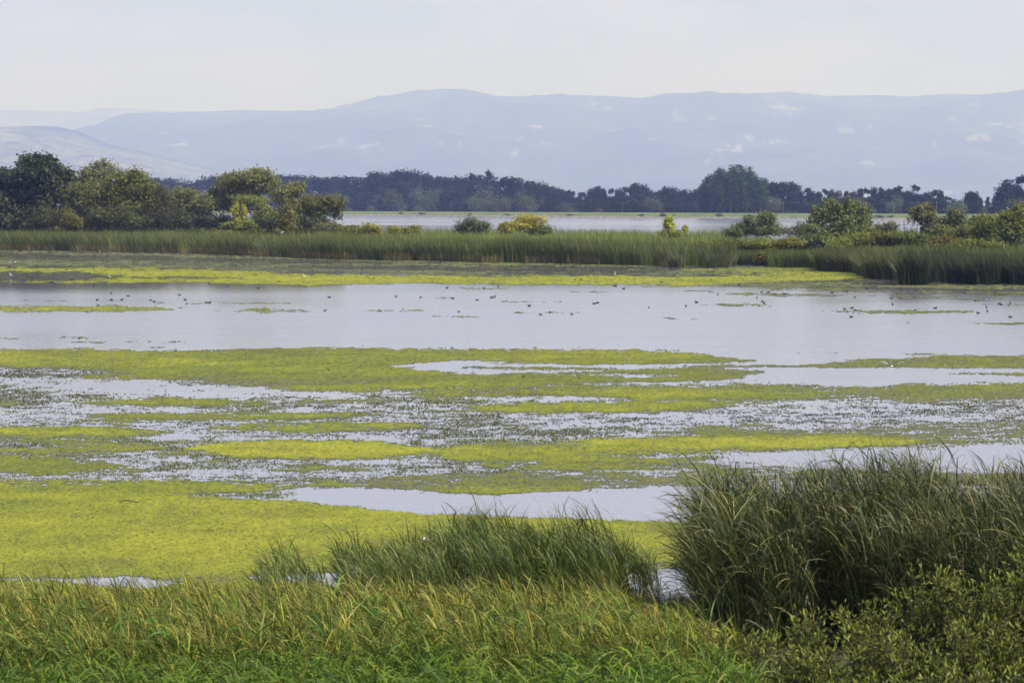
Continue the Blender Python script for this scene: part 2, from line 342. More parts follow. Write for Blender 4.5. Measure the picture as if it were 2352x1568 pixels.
# ------------------------------------------------------------------ floating duckweed and weed mats
TONES = np.array([(0.085, 0.09, 0.06), (0.125, 0.132, 0.058), (0.13, 0.148, 0.03), (0.178, 0.196, 0.028), (0.25, 0.255, 0.03)])
rows = []; y = 574.0
while y < 1470: rows.append(y); y += 1.45 if y > 700 else 1.05
rows = np.array(rows); colsx = np.arange(-200, 2560, 2.4)
PXg, PYg = np.meshgrid(colsx, rows)
G = ground(PXg, PYg); WX, WY = G[..., 0], G[..., 1]
cov = np.zeros_like(PXg); hue = np.full_like(PXg, 0.5)
wob = (fbm(PXg * 0.012, PYg * 0.06, 101, 4) - 0.5)
rag = (fbm(PXg * 0.035, PYg * 0.35, 103, 4, 0.7) - 0.5) * 3.0
def band(xs, tops, bots, dens, h, fuzz=2.5, wobble=7.0):
    """one mat (or one lane of open water) between two edges; density, tone"""
    global cov, hue
    t = np.interp(colsx, xs, tops)[None] + wob * wobble; b = np.interp(colsx, xs, bots)[None] + wob * wobble * 0.8
    ew = min(150, 0.4 * (xs[-1] - xs[0])); e = np.clip((PXg - xs[0]) / ew, 0, 1) * np.clip((xs[-1] - PXg) / ew, 0, 1)
    mid = (t + b) / 2; half = (b - t) / 2 * (0.12 + 0.88 * np.clip(e + 0.10 * rag, 0, 1) ** 0.8)
    m = np.clip((half - np.abs(PYg - mid) + rag * (3.0 + 0.35 * fuzz)) / (fuzz * 3.2) + 0.5, 0, 1) * (e > 0)
    cov = cov * (1 - m) + (dens * (0.62 + 0.38 * np.clip(e * 1.6 + rag * 0.12, 0, 1)) if dens > 0.3 else dens) * m; hue = hue * (1 - m) + h * m
# thin broken cover everywhere across the middle of the lake
base_ = np.interp(PYg, [855, 890, 930, 1090, 1110, 1125], [0, .30, .42, .42, .32, 0]) * (0.25 + 1.4 * fbm(PXg * 0.0035, PYg * 0.05, 105, 4))
cov = np.clip(base_, 0, .6); hue = np.clip(0.12 + 0.6 * fbm(PXg * 0.005, PYg * 0.06, 107, 3), 0, 1)
W = (-300, 2700)
# along the far reeds
band([-300, 0, 400, 700, 1000, 1300, 1600, 1900, 2100], [570, 572, 578, 590, 598, 603, 610, 612, 618], [612, 612, 618, 626, 632, 632, 634, 630, 628], 0.54, 0.24, 2, 3)
band([-300, 0, 300, 500, 700, 950, 1300, 1600, 1850, 2000], [613, 614, 615, 619, 628, 632, 632, 634, 628, 632], [645, 648, 650, 653, 656, 651, 653, 655, 648, 643], 0.84, 0.92, 1.6, 4)
band([-300, 100, 230, 330], [622, 624, 625, 632], [646, 645, 642, 640], 0.22, 0.7, 2, 4)
band([250, 400, 600, 700], [649, 649, 652, 654], [657, 658, 660, 659], 0.1, 0.6, 2, 3)
band([300, 450, 560], [634, 634, 636], [640, 642, 641], 0.35, 0.6, 2, 3)
band([660, 800, 1000, 1300, 1500], [611, 611, 614, 617, 620], [614, 617, 620, 623, 622], 0.12, 0.3, 1.5, 3)
band([1100, 1400, 1800, 1950], [610, 613, 620, 624], [612, 617, 624, 626], 0.2, 0.2, 1.5, 3)
band([1560, 1700, 1850, 2060], [616, 614, 614, 626], [622, 624, 628, 640], 0.85, 0.62, 1.5, 3)
band([1700, 1850, 2080], [626, 624, 636], [636, 642, 643], 0.9, 0.85, 1.5, 2)
band([-300, 100, 500, 900], [580, 584, 592, 602], [588, 594, 600, 606], 0.35, 0.15, 2, 3)
# weed on the right, cloud shade put into its darker tones
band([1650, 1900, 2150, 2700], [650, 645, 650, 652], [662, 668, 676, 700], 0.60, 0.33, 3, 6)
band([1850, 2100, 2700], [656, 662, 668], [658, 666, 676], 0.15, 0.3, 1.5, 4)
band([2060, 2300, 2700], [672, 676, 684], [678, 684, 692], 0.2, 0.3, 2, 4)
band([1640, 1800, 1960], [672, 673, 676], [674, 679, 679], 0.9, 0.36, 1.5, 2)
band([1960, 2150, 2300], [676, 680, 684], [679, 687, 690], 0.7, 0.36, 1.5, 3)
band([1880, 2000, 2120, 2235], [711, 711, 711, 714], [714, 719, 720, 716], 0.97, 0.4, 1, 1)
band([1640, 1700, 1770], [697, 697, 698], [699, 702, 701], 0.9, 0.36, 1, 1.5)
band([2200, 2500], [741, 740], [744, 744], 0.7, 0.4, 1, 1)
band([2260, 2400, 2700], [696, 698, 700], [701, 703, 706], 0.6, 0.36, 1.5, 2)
# thin rafts on the open water
for xs, yc, hh, d, h in (((-200, 0, 250, 470), 708, 7, .66, .75), ((-200, 300), 690, 2, .55, .6), ((150, 430), 662, 1.2, .6, .6), ((330, 700), 696, 1.2, .6, .6), ((490, 600, 720), 713, 6, .52, .55), ((840, 980), 713, 1.8, .7, .8), ((1140, 1330), 717, 2, .65, .7),
                         ((960, 1110), 726, 1.6, .6, .7), ((1400, 1640), 657, 2, .8, .8), ((1040, 1200), 662, 1.8, .8, .75), ((1560, 1640), 668, 1.5, .8, .4), ((1580, 1700), 699, 1, .6, .1), ((1310, 1400), 671, 1, .5, .1), ((650, 760), 676, .8, .5, .1), ((1000, 1080), 683, .9, .55, .1),
                         ((1430, 1480), 706, .8, .5, .1), ((-200, 60, 120), 776, 2.5, .5, .5), ((120, 240), 785, 1.4, .6, .2), ((260, 430), 784, 1, .6, .3), ((340, 420), 797, 2, .6, .2), ((620, 720), 799, 2, .6, .35), ((1000, 1080), 799, 1.2, .6, .2), ((1180, 1420), 798, 1.6, .55, .3),
                         ((1400, 1570), 803, 1.6, .5, .3), ((1830, 1960), 811, 1.2, .6, .1), ((2060, 2200), 813, 2, .6, .2), ((1500, 1600), 731, .6, .5, .1), ((2050, 2160), 741, .7, .5, .2), ((60, 330), 775, .8, .5, .2), ((1150, 1290), 693, .7, .5, .1)):
    n_ = len(xs); hs = np.full(n_, hh, float); hs[0] *= 0.4; hs[-1] *= 0.3
    band(list(xs), list(yc - hs), list(yc + hs), d, h, 1.0, 3)
# first wide mat
band([-300, 0, 200, 400, 700, 900, 1300, 1500, 1650, 1760], [803, 803, 800, 806, 797, 800, 803, 806, 815, 826], [842, 842, 868, 872, 896, 894, 882, 872, 850, 832], 0.97, 0.62, 2, 3)
band([-300, 0, 250, 500], [812, 812, 820, 826], [838, 838, 842, 838], 0.98, 0.84, 6, 5)
band([-300, 0, 180, 300], [843, 843, 845, 850], [868, 868, 866, 860], 0.46, 0.12, 3, 4)
band([1000, 1200, 1500, 1800, 1880], [842, 848, 846, 848, 852], [884, 882, 876, 872, 862], 0.95, 0.5, 2, 3)
band([870, 960, 1080, 1250, 1500, 1760], [836, 829, 825, 834, 837, 828], [842, 852, 859, 856, 845, 840], 0.05, 0.4, 1.5, 3)
band([1060, 1250, 1420], [840, 842, 845], [845, 848, 849], 0.8, 0.5, 1.5, 2)
band([1280, 1420, 1560], [856, 854, 858], [864, 866, 866], 0.2, 0.4, 2, 4)
band([1500, 1700, 1850, 2000, 2150, 2700], [839, 838, 836, 824, 817, 812], [842, 843, 844, 845, 846, 847], 0.97, 0.5, 1.5, 2)
band([1640, 1800, 2000, 2700], [870, 846, 844, 846], [880, 884, 886, 880], 0.04, 0.4, 2, 3)
band([2180, 2352, 2450], [856, 856, 858], [859, 860, 860], 0.9, 0.45, 1, 1)
band([300, 500, 900], [870, 872, 876], [880, 886, 884], 0.55, 0.3, 4, 5)
band([600, 800, 1000], [884, 886, 884], [896, 897, 888], 0.8, 0.8, 2, 3)
# olive belt and the broken belts in front
band([900, 1200, 1500, 1700, 1950, 2700], [890, 884, 880, 879, 886, 878], [918, 922, 924, 926, 922, 916], 0.66, 0.5, 4, 6)
band([1280, 1450, 1650, 1900], [895, 893, 892, 900], [910, 914, 916, 912], 0.85, 0.85, 5, 6)
band([1950, 2150, 2700], [890, 884, 882], [908, 912, 915], 0.85, 0.52, 4, 5)
band([1000, 1250, 1450], [908, 909, 912], [917, 920, 918], 0.1, 0.4, 2, 4)
band([1040, 1250, 1500, 1740], [930, 924, 922, 922], [942, 946, 944, 936], 0.88, 0.92, 3, 4)
band([650, 800, 1060], [926, 924, 926], [946, 946, 944], 0.44, 0.25, 4, 6)
band([-300, 0, 300, 560], [898, 900, 905, 912], [918, 922, 926, 924], 0.44, 0.18, 4, 6)
band([130, 300, 500, 660], [914, 914, 914, 918], [928, 931, 930, 924], 0.76, 0.80, 3, 4)
band([1500, 1800, 2100, 2700], [936, 936, 930, 920], [972, 974, 975, 972], 0.43, 0.12, 5, 9)
band([-300, 0, 130], [940, 942, 946], [949, 952, 951], 0.6, 0.6, 2, 4)
band([150, 350, 650, 920], [950, 949, 947, 952], [961, 963, 961, 957], 0.76, 0.74, 2.5, 4)
band([700, 1000, 1400, 1700], [956, 956, 954, 962], [972, 975, 980, 978], 0.40, 0.18, 4, 8)
band([450, 650, 900, 1000], [976, 970, 968, 972], [990, 992, 986, 980], 0.70, 0.78, 3, 5)
band([-300, 0, 200, 420], [978, 979, 980, 984], [1004, 1005, 1004, 996], 0.86, 0.86, 3, 5)
band([-300, 0, 150, 340], [998, 999, 1001, 1000], [1012, 1014, 1016, 1012], 0.55, 0.4, 3, 5)
band([780, 1000, 1250, 1500], [988, 984, 984, 990], [998, 1002, 1004, 1000], 0.45, 0.15, 3, 6)
band([1500, 1800, 2000, 2700], [986, 982, 974, 968], [1006, 1008, 1006, 1002], 0.56, 0.30, 5, 7)
band([1280, 1500, 1800, 2120], [1006, 1004, 1000, 1000], [1030, 1030, 1032, 1022], 0.84, 0.9, 4, 5)
band([-300, 0, 260, 430], [1030, 1030, 1026, 1022], [1036, 1036, 1034, 1028], 0.6, 0.6, 2, 3)
band([420, 560, 800, 1010], [1016, 1012, 1012, 1020], [1044, 1050, 1054, 1052], 0.97, 0.95, 2.5, 4)
band([960, 1200, 1450, 1680], [1022, 1024, 1022, 1030], [1056, 1062, 1064, 1058], 0.74, 0.70, 4, 6)
band([1320, 1500, 1680], [1040, 1040, 1042], [1048, 1050, 1050], 0.3, 0.5, 3, 5)
band([-300, 0, 150, 320], [1048, 1048, 1052, 1064], [1088, 1088, 1088, 1082], 0.74, 0.66, 3, 5)
band([320, 600, 800, 1000, 1350], [1066, 1058, 1060, 1064, 1066], [1076, 1068, 1070, 1074, 1072], 0.40, 0.3, 3, 5)
band([600, 740, 900], [1072, 1070, 1074], [1084, 1086, 1084], 0.6, 0.6, 3, 4)
band([1050, 1300, 1600, 1700], [1060, 1060, 1062, 1066], [1074, 1078, 1076, 1072], 0.66, 0.6, 3, 4)
band([1650, 1850, 2050, 2700], [1042, 1034, 1026, 1006], [1060, 1070, 1080, 1086], 0.06, 0.5, 3, 4)
band([1480, 1700, 1950, 2100], [1078, 1074, 1076, 1082], [1104, 1102, 1104, 1102], 0.60, 0.5, 4, 5)
band([2000, 2200, 2700], [1088, 1088, 1090], [1120, 1125, 1130], 0.85, 0.45, 3, 4)
band([300, 600, 850], [1086, 1086, 1090], [1102, 1104, 1108], 0.50, 0.22, 4, 5)
band([760, 950, 1200, 1500, 1760], [1094, 1088, 1086, 1086, 1094], [1120, 1132, 1138, 1130, 1116], 0.58, 0.36, 5, 6)
band([950, 1150, 1400], [1116, 1118, 1112], [1136, 1140, 1132], 0.72, 0.66, 5, 5)
# the big near mat
band([-300, 0, 300, 500, 700, 900, 1200, 1500, 1700, 2700], [1106, 1106, 1103, 1106, 1116, 1140, 1175, 1190, 1198, 1200], [1400, 1400, 1400, 1400, 1390, 1380, 1350, 1310, 1284, 1290], 0.985, 0.84, 4, 4)
band([400, 600, 700, 850, 950, 1100, 1400, 1650, 2700], [1130, 1127, 1119, 1122, 1128, 1136, 1122, 1114, 1112], [1137, 1146, 1151, 1170, 1179, 1184, 1192, 1202, 1204], 0.03, 0.5, 2, 3)
band([430, 560, 680], [1134, 1126, 1122], [1142, 1144, 1148], 0.5, 0.5, 5, 4)
band([640, 760, 850], [1110, 1108, 1112], [1118, 1116, 1118], 0.7, 0.7, 4, 3)
band([-300, 0, 140, 240], [1322, 1324, 1324, 1326], [1330, 1333, 1334, 1332], 0.5, 0.6, 3, 4)
band([110, 200, 330, 420], [1326, 1322, 1324, 1326], [1332, 1345, 1352, 1348], 0.02, 0.5, 2, 3)
band([330, 450, 620], [1322, 1320, 1318], [1334, 1336, 1330], 0.55, 0.6, 4, 4)
band([560, 700, 950, 1250], [1318, 1312, 1306, 1300], [1338, 1344, 1352, 1352], 0.30, 0.6, 4, 5)
band([1380, 1480, 1650], [1290, 1292, 1286], [1300, 1304, 1302], 0.5, 0.7, 3, 3)
band([1400, 1500, 1600, 1700], [1318, 1320, 1322, 1320], [1334, 1336, 1338, 1336], 0.42, 0.6, 4, 4)
band([1480, 1560, 1700], [1370, 1366, 1366], [1400, 1402, 1400], 0.42, 0.45, 4, 4)
# break the mats up with patches of every size down to a hand's breadth
sc_ = np.maximum(WY / 60.0, 0.8)
cov = np.where(cov > .48, np.minimum(cov * 1.12, 1), cov)
n1 = fbm(WX * 0.10, WY * 0.10, 111, 4, 0.6); n2 = fbm(WX * 0.8, WY * 0.55, 112, 4, 0.7); n3 = rng.random(cov.shape)
n4 = vnoise(PXg * 0.022, PYg * 0.5, 117) * 0.5 + vnoise(PXg * 0.13, PYg * 0.95, 118) * 0.5
nn = 0.26 * (n1 - 0.5) * 2 + 0.34 * (n2 - 0.5) * 2 + 0.44 * (n4 - 0.5) * 2 + 0.30 * (n3 - 0.5)
keep = (cov + nn * np.clip(1.25 - 0.9 * np.abs(cov - 0.45), 0.25, 1.0) * np.clip(cov * 12, 0, 1) > 0.45)
keep = keep & (cov > 0.015)
tone = np.clip(hue + 0.32 * (n1 - 0.5) * 2 + 0.24 * (n2 - 0.5) * 2 - 0.55 * (n4 < 0.36) * (cov < 0.8) - 0.10 * (n3 < 0.2) - 0.25 * (n3 > 0.985), 0, 1) * 4
ti = np.clip(tone.astype(int), 0, 3); tf = (tone - ti)[..., None]
dcol = (TONES[ti] * (1 - tf) + TONES[ti + 1] * tf) * (0.55 + 0.34 * rng.random(cov.shape) + 0.44 * vnoise(PXg * 0.17, PYg * 0.42, 119) + 0.22 * n2)[..., None]
dcol[(rng.random(cov.shape) < 0.05) & (n2 < 0.42)] = TONES[0]
nr, nc = cov.shape
q = grid_faces(nr, nc); kc = keep[:-1, :-1]
solid = kc & (cov[:-1, :-1] > 0.53) & (rng.random(kc.shape) > 0.04)
q1 = q[solid.ravel()]; used = np.unique(q1); remap = np.zeros(nr * nc, np.int32); remap[used] = np.arange(len(used))
G3 = G.reshape(-1, 3); dc = dcol.reshape(-1, 3)
GV = G3[used].copy(); GV[:, 2] = 0.006; CV = dc[used]
q2 = q[(kc & ~solid).ravel()]; q2 = np.concatenate([q2, q2[rng.random(len(q2)) < .7]]); n2_ = len(q2)
cen = G3[q2].mean(1, keepdims=True); sc2 = np.stack([rng.uniform(.5, 1.25, n2_), rng.uniform(.4, 1.0, n2_)], -1)
loc = G3[q2] - cen; loc[..., 0] *= sc2[:, :1]; loc[..., 1] *= sc2[:, 1:]
ang = rng.normal(0, .25, (n2_, 4)); loc[..., 0] *= 1 + ang
V2 = cen + loc + np.stack([rng.normal(0, .55, n2_) * np.ptp(G3[q2][..., 0], axis=1), rng.normal(0, .5, n2_) * np.ptp(G3[q2][..., 1], axis=1), np.full(n2_, .0)], -1)[:, None]
V2[..., 2] = 0.010
GA = np.concatenate([GV, V2.reshape(-1, 3)]); CA = np.concatenate([CV, np.repeat(dc[q2[:, 0]], 4, 0)])
FA = np.concatenate([remap[q1][:, ::-1], (len(GV) + np.arange(n2_ * 4).reshape(-1, 4))[:, ::-1]])
M_DUCK = attr_mat('duckweed', rough=0.85, spec=0.05, bump_scale=18, bump=0.7, var=0.25, var_scale=9)
dw = build('duckweed', GA, [FA], M_DUCK, cols=CA)
tag(dw, 'yellow green duckweed floating in broken mats across the shallow lake', 'duckweed', kind='stuff')
print('duckweed quads', len(q1), len(q2))

# ------------------------------------------------------------------ blades: reeds, sedge, grass
def blades(name, pos, height, width, lean, bend, yaw, col, tipcol=None, seg=4, mat=None, facing=None):
    """curved tapering strips; lean = horizontal offset of the tip per unit height (n,2), bend = droop exponent"""
    n = len(pos)
    ts = np.linspace(0, 1, seg + 1)
    side = np.stack([np.cos(yaw), np.sin(yaw), np.zeros(n)], -1)
    V = np.zeros((n, seg * 2 + 1, 3)); K = np.zeros((n, seg * 2 + 1, 3))
    if tipcol is None: tipcol = col
    for k, t in enumerate(ts):
        off = lean * (t ** bend)[:, None] if np.ndim(bend) else lean * t ** bend
        mag = np.linalg.norm(off, axis=1)
        c = pos + np.concatenate([off * height[:, None], (height * (t - 0.28 * mag * t ** 2))[:, None]], 1)
        wd = width * (0.75 + 0.5 * t) * (1 - t ** 2.2) * 0.5
        cc = col * (1 - t ** 2) + tipcol * t ** 2
        if k < seg:
            V[:, 2 * k] = c - side * wd[:, None]; V[:, 2 * k + 1] = c + side * wd[:, None]
            K[:, 2 * k] = cc; K[:, 2 * k + 1] = cc
        else:
            V[:, 2 * k] = c; K[:, 2 * k] = cc
    m = seg * 2 + 1; b = np.arange(n)[:, None] * m
    quads = np.concatenate([b + np.array([[2 * k, 2 * k + 1, 2 * k + 3, 2 * k + 2]]) for k in range(seg - 1)])
    tri = b + np.array([[2 * seg - 2, 2 * seg - 1, 2 * seg]])
    return build(name, V.reshape(-1, 3), [quads, tri], mat or M_REED, cols=K.reshape(-1, 3))
def mixcol(n, palette, weights, var=0.25):
    p = np.array(palette)[rng.choice(len(palette), n, p=np.array(weights) / sum(weights))]
    return p * (1 + var * (rng.random((n, 1)) * 2 - 1)) * (1 + 0.10 * (rng.random((n, 3)) * 2 - 1))
GREENR = (0.12, 0.165, 0.028); GREYR = (0.12, 0.14, 0.05); DRYR = (0.30, 0.23, 0.10); OLIVE = (0.13, 0.13, 0.04); DARKR = (0.045, 0.07, 0.028); BRIGHT = (0.15, 0.25, 0.04)

def reed_belt(name, px0, px1, n, palette, weights, label, hmean=2.3, y_front=0.0, y_back=1.0, frontbias=2.2, front_extra=0.0):
    px = rng.uniform(px0, px1, n); u = rng.random(n) ** frontbias
    u = y_front + (y_back - y_front) * u
    Y = front_Y(px) * (1 - u) + back_Y(px) * u + front_extra
    X = (px - CX) / F * Y
    cl = fbm(X * 0.25, Y * 0.12, 131, 3)
    ok = cl > 0.26 + 0.12 * (rng.random(n)) * (u < 0.1)
    X, Y, cl, u = X[ok], Y[ok], cl[ok], u[ok]; n = len(X)
    h = hmean * (0.58 + 0.50 * fbm(X * 0.16, Y * 0.09, 133, 3) + 0.34 * rng.random(n) + .18 * (rng.random(n) > .985))
    pos = np.stack([X, Y, np.full(n, -0.05)], -1)
    lean = np.stack([-0.12 + 0.25 * rng.normal(size=n) * 0.8, 0.18 * rng.normal(size=n)], -1)
    col = mixcol(n, palette, weights); patch = fbm(X * 0.06, Y * 0.03, 137, 3)
    lush = np.clip((u - .10) * 5, 0, 1)[:, None]; col = col * (0.72 + 0.28 * lush) * (1 - .35 * lush) + .35 * lush * np.array([0.27, 0.345, 0.034])
    col *= (0.62 + 0.75 * patch)[:, None]
    tip = col * 0.7 + mixcol(n, [DRYR, OLIVE, GREENR], [2, 2, 3]) * 0.3
    o = blades(name, pos, h, rng.uniform(0.035, 0.075, n), lean, 1.8, rng.normal(0, 0.9, n), col, tip, seg=3)
    return tag(o, label, 'reeds', kind='stuff')
reed_belt('reed_bed', -330, 760, 52000, [GREENR, GREYR, BRIGHT, OLIVE, DRYR], [4, 4, 2, 2, 1], 'long reed bed at the foot of the willows on the far shore', 2.65)
reed_belt('reed_bed', 740, 1690, 52000, [GREENR, GREYR, BRIGHT, OLIVE, DRYR], [4, 3, 3, 1.5, .8], 'green reed bed below the yellow bush and the open river', 2.65)
reed_belt('reed_bed', 1680, 1775, 5000, [BRIGHT, GREENR, OLIVE], [3, 3, 2], 'green reeds in the little bay behind the grey bulrush tuft', 1.9, 0.02, .8)
reed_belt('reed_bed', 1760, 1900, 6000, [GREENR, BRIGHT, OLIVE], [4, 2, 1], 'short upright reed stand below the leafy willow tree', 2.0, 0, .35)
reed_belt('reed_bed', 1872, 2080, 16000, [GREYR, GREENR, DRYR, OLIVE], [5, 3, 1.6, 1.5], 'pale grey green bulrushes beside the dark corner of reeds', 2.2, 0, .6)
reed_belt('reed_bed', 2066, 2690, 34000, [(0.03, 0.05, 0.02), (0.05, 0.075, 0.03), OLIVE], [5, 2, .7], 'dense reeds coloured as in cloud shade in the corner at the end of the lake', 2.5, 0, .6)  # cloud shade over this corner is put into the darker reed colours
def edge_tufts(name, x0, x1, n, palette, wts, label, hmean):
    px = rng.uniform(x0, x1, n); Y = front_Y(px) + rng.uniform(-1.2, 0.6, n); X = (px - CX) / F * Y
    cl = vnoise(X * 0.35, Y * 0, 139); ok = cl > 0.35; X, Y = X[ok], Y[ok]; n = len(X)
    pos = np.stack([X, Y, np.full(n, -0.05)], -1); h = hmean * rng.uniform(0.5, 1.05, n)
    lean = np.stack([0.3 * rng.normal(size=n), 0.15 * rng.normal(size=n)], -1)
    c = mixcol(n, palette, wts)
    return tag(blades(name, pos, h, rng.uniform(0.03, 0.06, n), lean, 1.5, rng.normal(0, .9, n), c, c, seg=3), label, 'bulrushes', kind='stuff')
edge_tufts('bulrushes', 1540, 1690, 4200, [GREYR, (0.12, 0.14, 0.09), DRYR], [5, 3, 1], 'grey bulrush tuft standing forward at the end of the green reed bed', 2.0)
edge_tufts('bulrushes', -330, 1540, 7000, [DRYR, GREYR, OLIVE, (0.22, 0.15, 0.06)], [2, 2, 1, 2], 'straw coloured stems along the waterline of the long reed bed', 1.3)

# near shore. sedge belt, reed stands, meadow grass
def near_blades(name, X, Y, h, wd, lean, bend, palette, wts, label, cat, tipdry=0.3, mat=None, seg=4, z=None, yawsd=1.2):
    n = len(X); pos = np.stack([X, Y, (bank_z(X, Y) if z is None else z) - 0.03], -1)
    c = mixcol(n, palette, wts); tip = c * (1 - tipdry) + mixcol(n, [DRYR, (0.36, 0.26, 0.08)], [1, 1]) * tipdry
    o = blades(name, pos, h, wd, lean, bend, rng.normal(0, yawsd, n), c, tip, seg=seg, mat=mat or M_GRASS)
    return tag(o, label, cat, kind='stuff')
def lean_arr(n, mx, sx, my=0.0, sy=0.15): return np.stack([mx + sx * rng.normal(size=n), my + sy * rng.normal(size=n)], -1)
GAIN = {'tall_reeds': (.78, .78, .55), 'green_reeds': (.80, .80, .5), 'sedge_belt': (.98, 1.02, .65), 'meadow_grass': (1.0, 1.0, .65)}
def leafy(name, X, Y, h, per, L, wd, el0, curl, wind, spread, palette, wts, label, cat, lo=0.12, tipdry=0.2, mat=None, seg=4, z=None, stem=True, stemlean=-0.12):
    """upright stems carrying arching leaves at every height; wind = bearing bias of the leaves"""
    n0 = len(X); z0 = bank_z(X, Y) if z is None else np.full(n0, z)
    n = n0 * per; k = np.repeat(np.arange(n0), per)
    sl_ = np.stack([stemlean + 0.10 * rng.normal(size=n0), 0.07 * rng.normal(size=n0)], -1)
    t0 = lo + (0.93 - lo) * rng.random(n) ** 0.85
    bh = h[k] * t0
    base = np.stack([X[k] + sl_[k, 0] * bh * t0, Y[k] + sl_[k, 1] * bh * t0, z0[k] + bh - 0.03], -1)
    az = np.where(rng.random(n) < wind, math.pi + spread * rng.normal(size=n), rng.uniform(0, 2 * math.pi, n))
    e0 = np.clip(el0 + 0.26 * rng.normal(size=n) + 0.12 * t0, .25, 1.52); cu = curl * rng.uniform(.3, 1.7, n)
    LL = L * rng.uniform(.55, 1.35, n); ww = wd * rng.uniform(.6, 1.4, n)
    hd = np.stack([np.cos(az), np.sin(az), np.zeros(n)], -1); sd0 = np.stack([-np.sin(az), np.cos(az), np.zeros(n)], -1)
    tw = rng.normal(0, .7, n)
    plant_tone = rng.uniform(.7, 1.3, n0)[k][:, None] * np.array(GAIN.get(name, (1, 1, 1)))
    c = mixcol(n, palette, wts) * plant_tone; tip = c * (1 - tipdry) + mixcol(n, [(0.40, 0.32, 0.13), (0.52, 0.42, 0.16)], [1, 1]) * tipdry
    m = seg * 2 + 1; V = np.zeros((n, m, 3)); K = np.zeros((n, m, 3)); p = base.copy()
    for j in range(seg + 1):
        t = j / seg; e = e0 - cu * t ** 1.3
        d = hd * np.cos(e)[:, None]; d[:, 2] = np.sin(e)
        if j: p = p + d * (LL / seg)[:, None]
        up = -hd * np.sin(e)[:, None]; up[:, 2] = np.cos(e)
        sd = sd0 * np.cos(tw)[:, None] + up * np.sin(tw)[:, None]
        q_ = (ww * (.55 + .9 * t) * (1 - t ** 2.5) * .5)[:, None]; cc = c * (1 - t ** 2) + tip * t ** 2
        if j < seg: V[:, 2 * j] = p - sd * q_; V[:, 2 * j + 1] = p + sd * q_; K[:, 2 * j] = cc; K[:, 2 * j + 1] = cc
        else: V[:, 2 * j] = p; K[:, 2 * j] = cc
    b = np.arange(n)[:, None] * m
    quads = np.concatenate([b + np.array([[2 * q, 2 * q + 1, 2 * q + 3, 2 * q + 2]]) for q in range(seg - 1)]); tri = b + np.array([[2 * seg - 2, 2 * seg - 1, 2 * seg]])
    VV = [V.reshape(-1, 3)]; KK = [K.reshape(-1, 3)]; Fq = [quads]; Ft = [tri]
    if stem:
        ts = np.array([0, .5, 1.0]); off = n * m; S3 = np.zeros((n0, 6, 3)); yw = rng.uniform(0, 3.14, n0)
        for j, t in enumerate(ts):
            q_ = np.stack([X + sl_[:, 0] * h * t * t, Y + sl_[:, 1] * h * t * t, z0 + h * t - .05], -1); sdv = np.stack([np.cos(yw), np.sin(yw), 0 * yw], -1) * (0.006 * (1 - .6 * t))
            S3[:, 2 * j] = q_ - sdv; S3[:, 2 * j + 1] = q_ + sdv
        bb = off + np.arange(n0)[:, None] * 6
        VV.append(S3.reshape(-1, 3)); sc = mixcol(n0, palette, wts) * .9; KK.append(np.repeat(sc, 6, 0))
        Fq.append(np.concatenate([bb + np.array([[0, 1, 3, 2]]), bb + np.array([[2, 3, 5, 4]])]))
    o = build(name, np.concatenate(VV), [np.concatenate(Fq), np.concatenate(Ft)], mat or M_REED, cols=np.concatenate(KK))
    return tag(o, label, cat, kind='stuff')
# tall reeds at the right
TOPC = np.array([(1500, 1340), (1570, 1330), (1600, 1300), (1640, 1215), (1670, 1150), (1700, 1120), (1780, 1112), (1860, 1128), (1940, 1112), (2010, 1088), (2060, 1066), (2110, 1062), (2160, 1078), (2230, 1104), (2300, 1106), (2352, 1098), (2700, 1090)], float)
n = 5800
px = rng.uniform(1642, 2480, n); Y = rng.uniform(41.6, 48.5, n); X = (px - CX) / F * Y
topz = CAM_H - (np.interp(px, TOPC[:, 0], TOPC[:, 1]) - HZ) / F * 44.5
cl = fbm(X * 1.3, Y * 1.1, 151, 3); ok = cl > np.interp(px, [1630, 1760, 1900], [0.50, 0.43, 0.40]); X, Y, px, topz, cl = X[ok], Y[ok], px[ok], topz[ok], cl[ok]; n = len(X)
h = topz * (1 - 0.42 * rng.random(n) ** 1.6) * (0.66 + 0.64 * fbm(X * 1.4, Y * 1.0, 153, 3))
leafy('tall_reeds', X, Y, h, 10, .52, .016, 1.22, .95, .55, .9, [(0.035, 0.062, 0.02), (0.075, 0.105, 0.042), (0.17, 0.175, 0.06), (0.38, 0.32, 0.15)], [6, 3.4, 2.2, .9], 'tall dark reed stand rising at the right over the inlet', 'reeds', .10, .15, z=-.02)
# long leaves splaying out over the inlet and above the stand
n = 420
px = np.concatenate([rng.uniform(1620, 1720, 240), rng.uniform(1660, 2480, 180)]); Y = rng.uniform(41.8, 46, n); X = (px - CX) / F * Y
topz = CAM_H - (np.interp(px, TOPC[:, 0], TOPC[:, 1]) - HZ) / F * 44.5
leafy('tall_reeds', X, Y, topz * rng.uniform(.75, 1.06, n), 5, .85, .019, 1.15, .9, .8, .5, [(0.07, 0.11, 0.04), (0.16, 0.17, 0.055), GREYR], [4, 2, 2], 'long arching blades sticking out of the tall dark reed stand', 'reeds', .35, .25, z=-.02, stemlean=-.22)
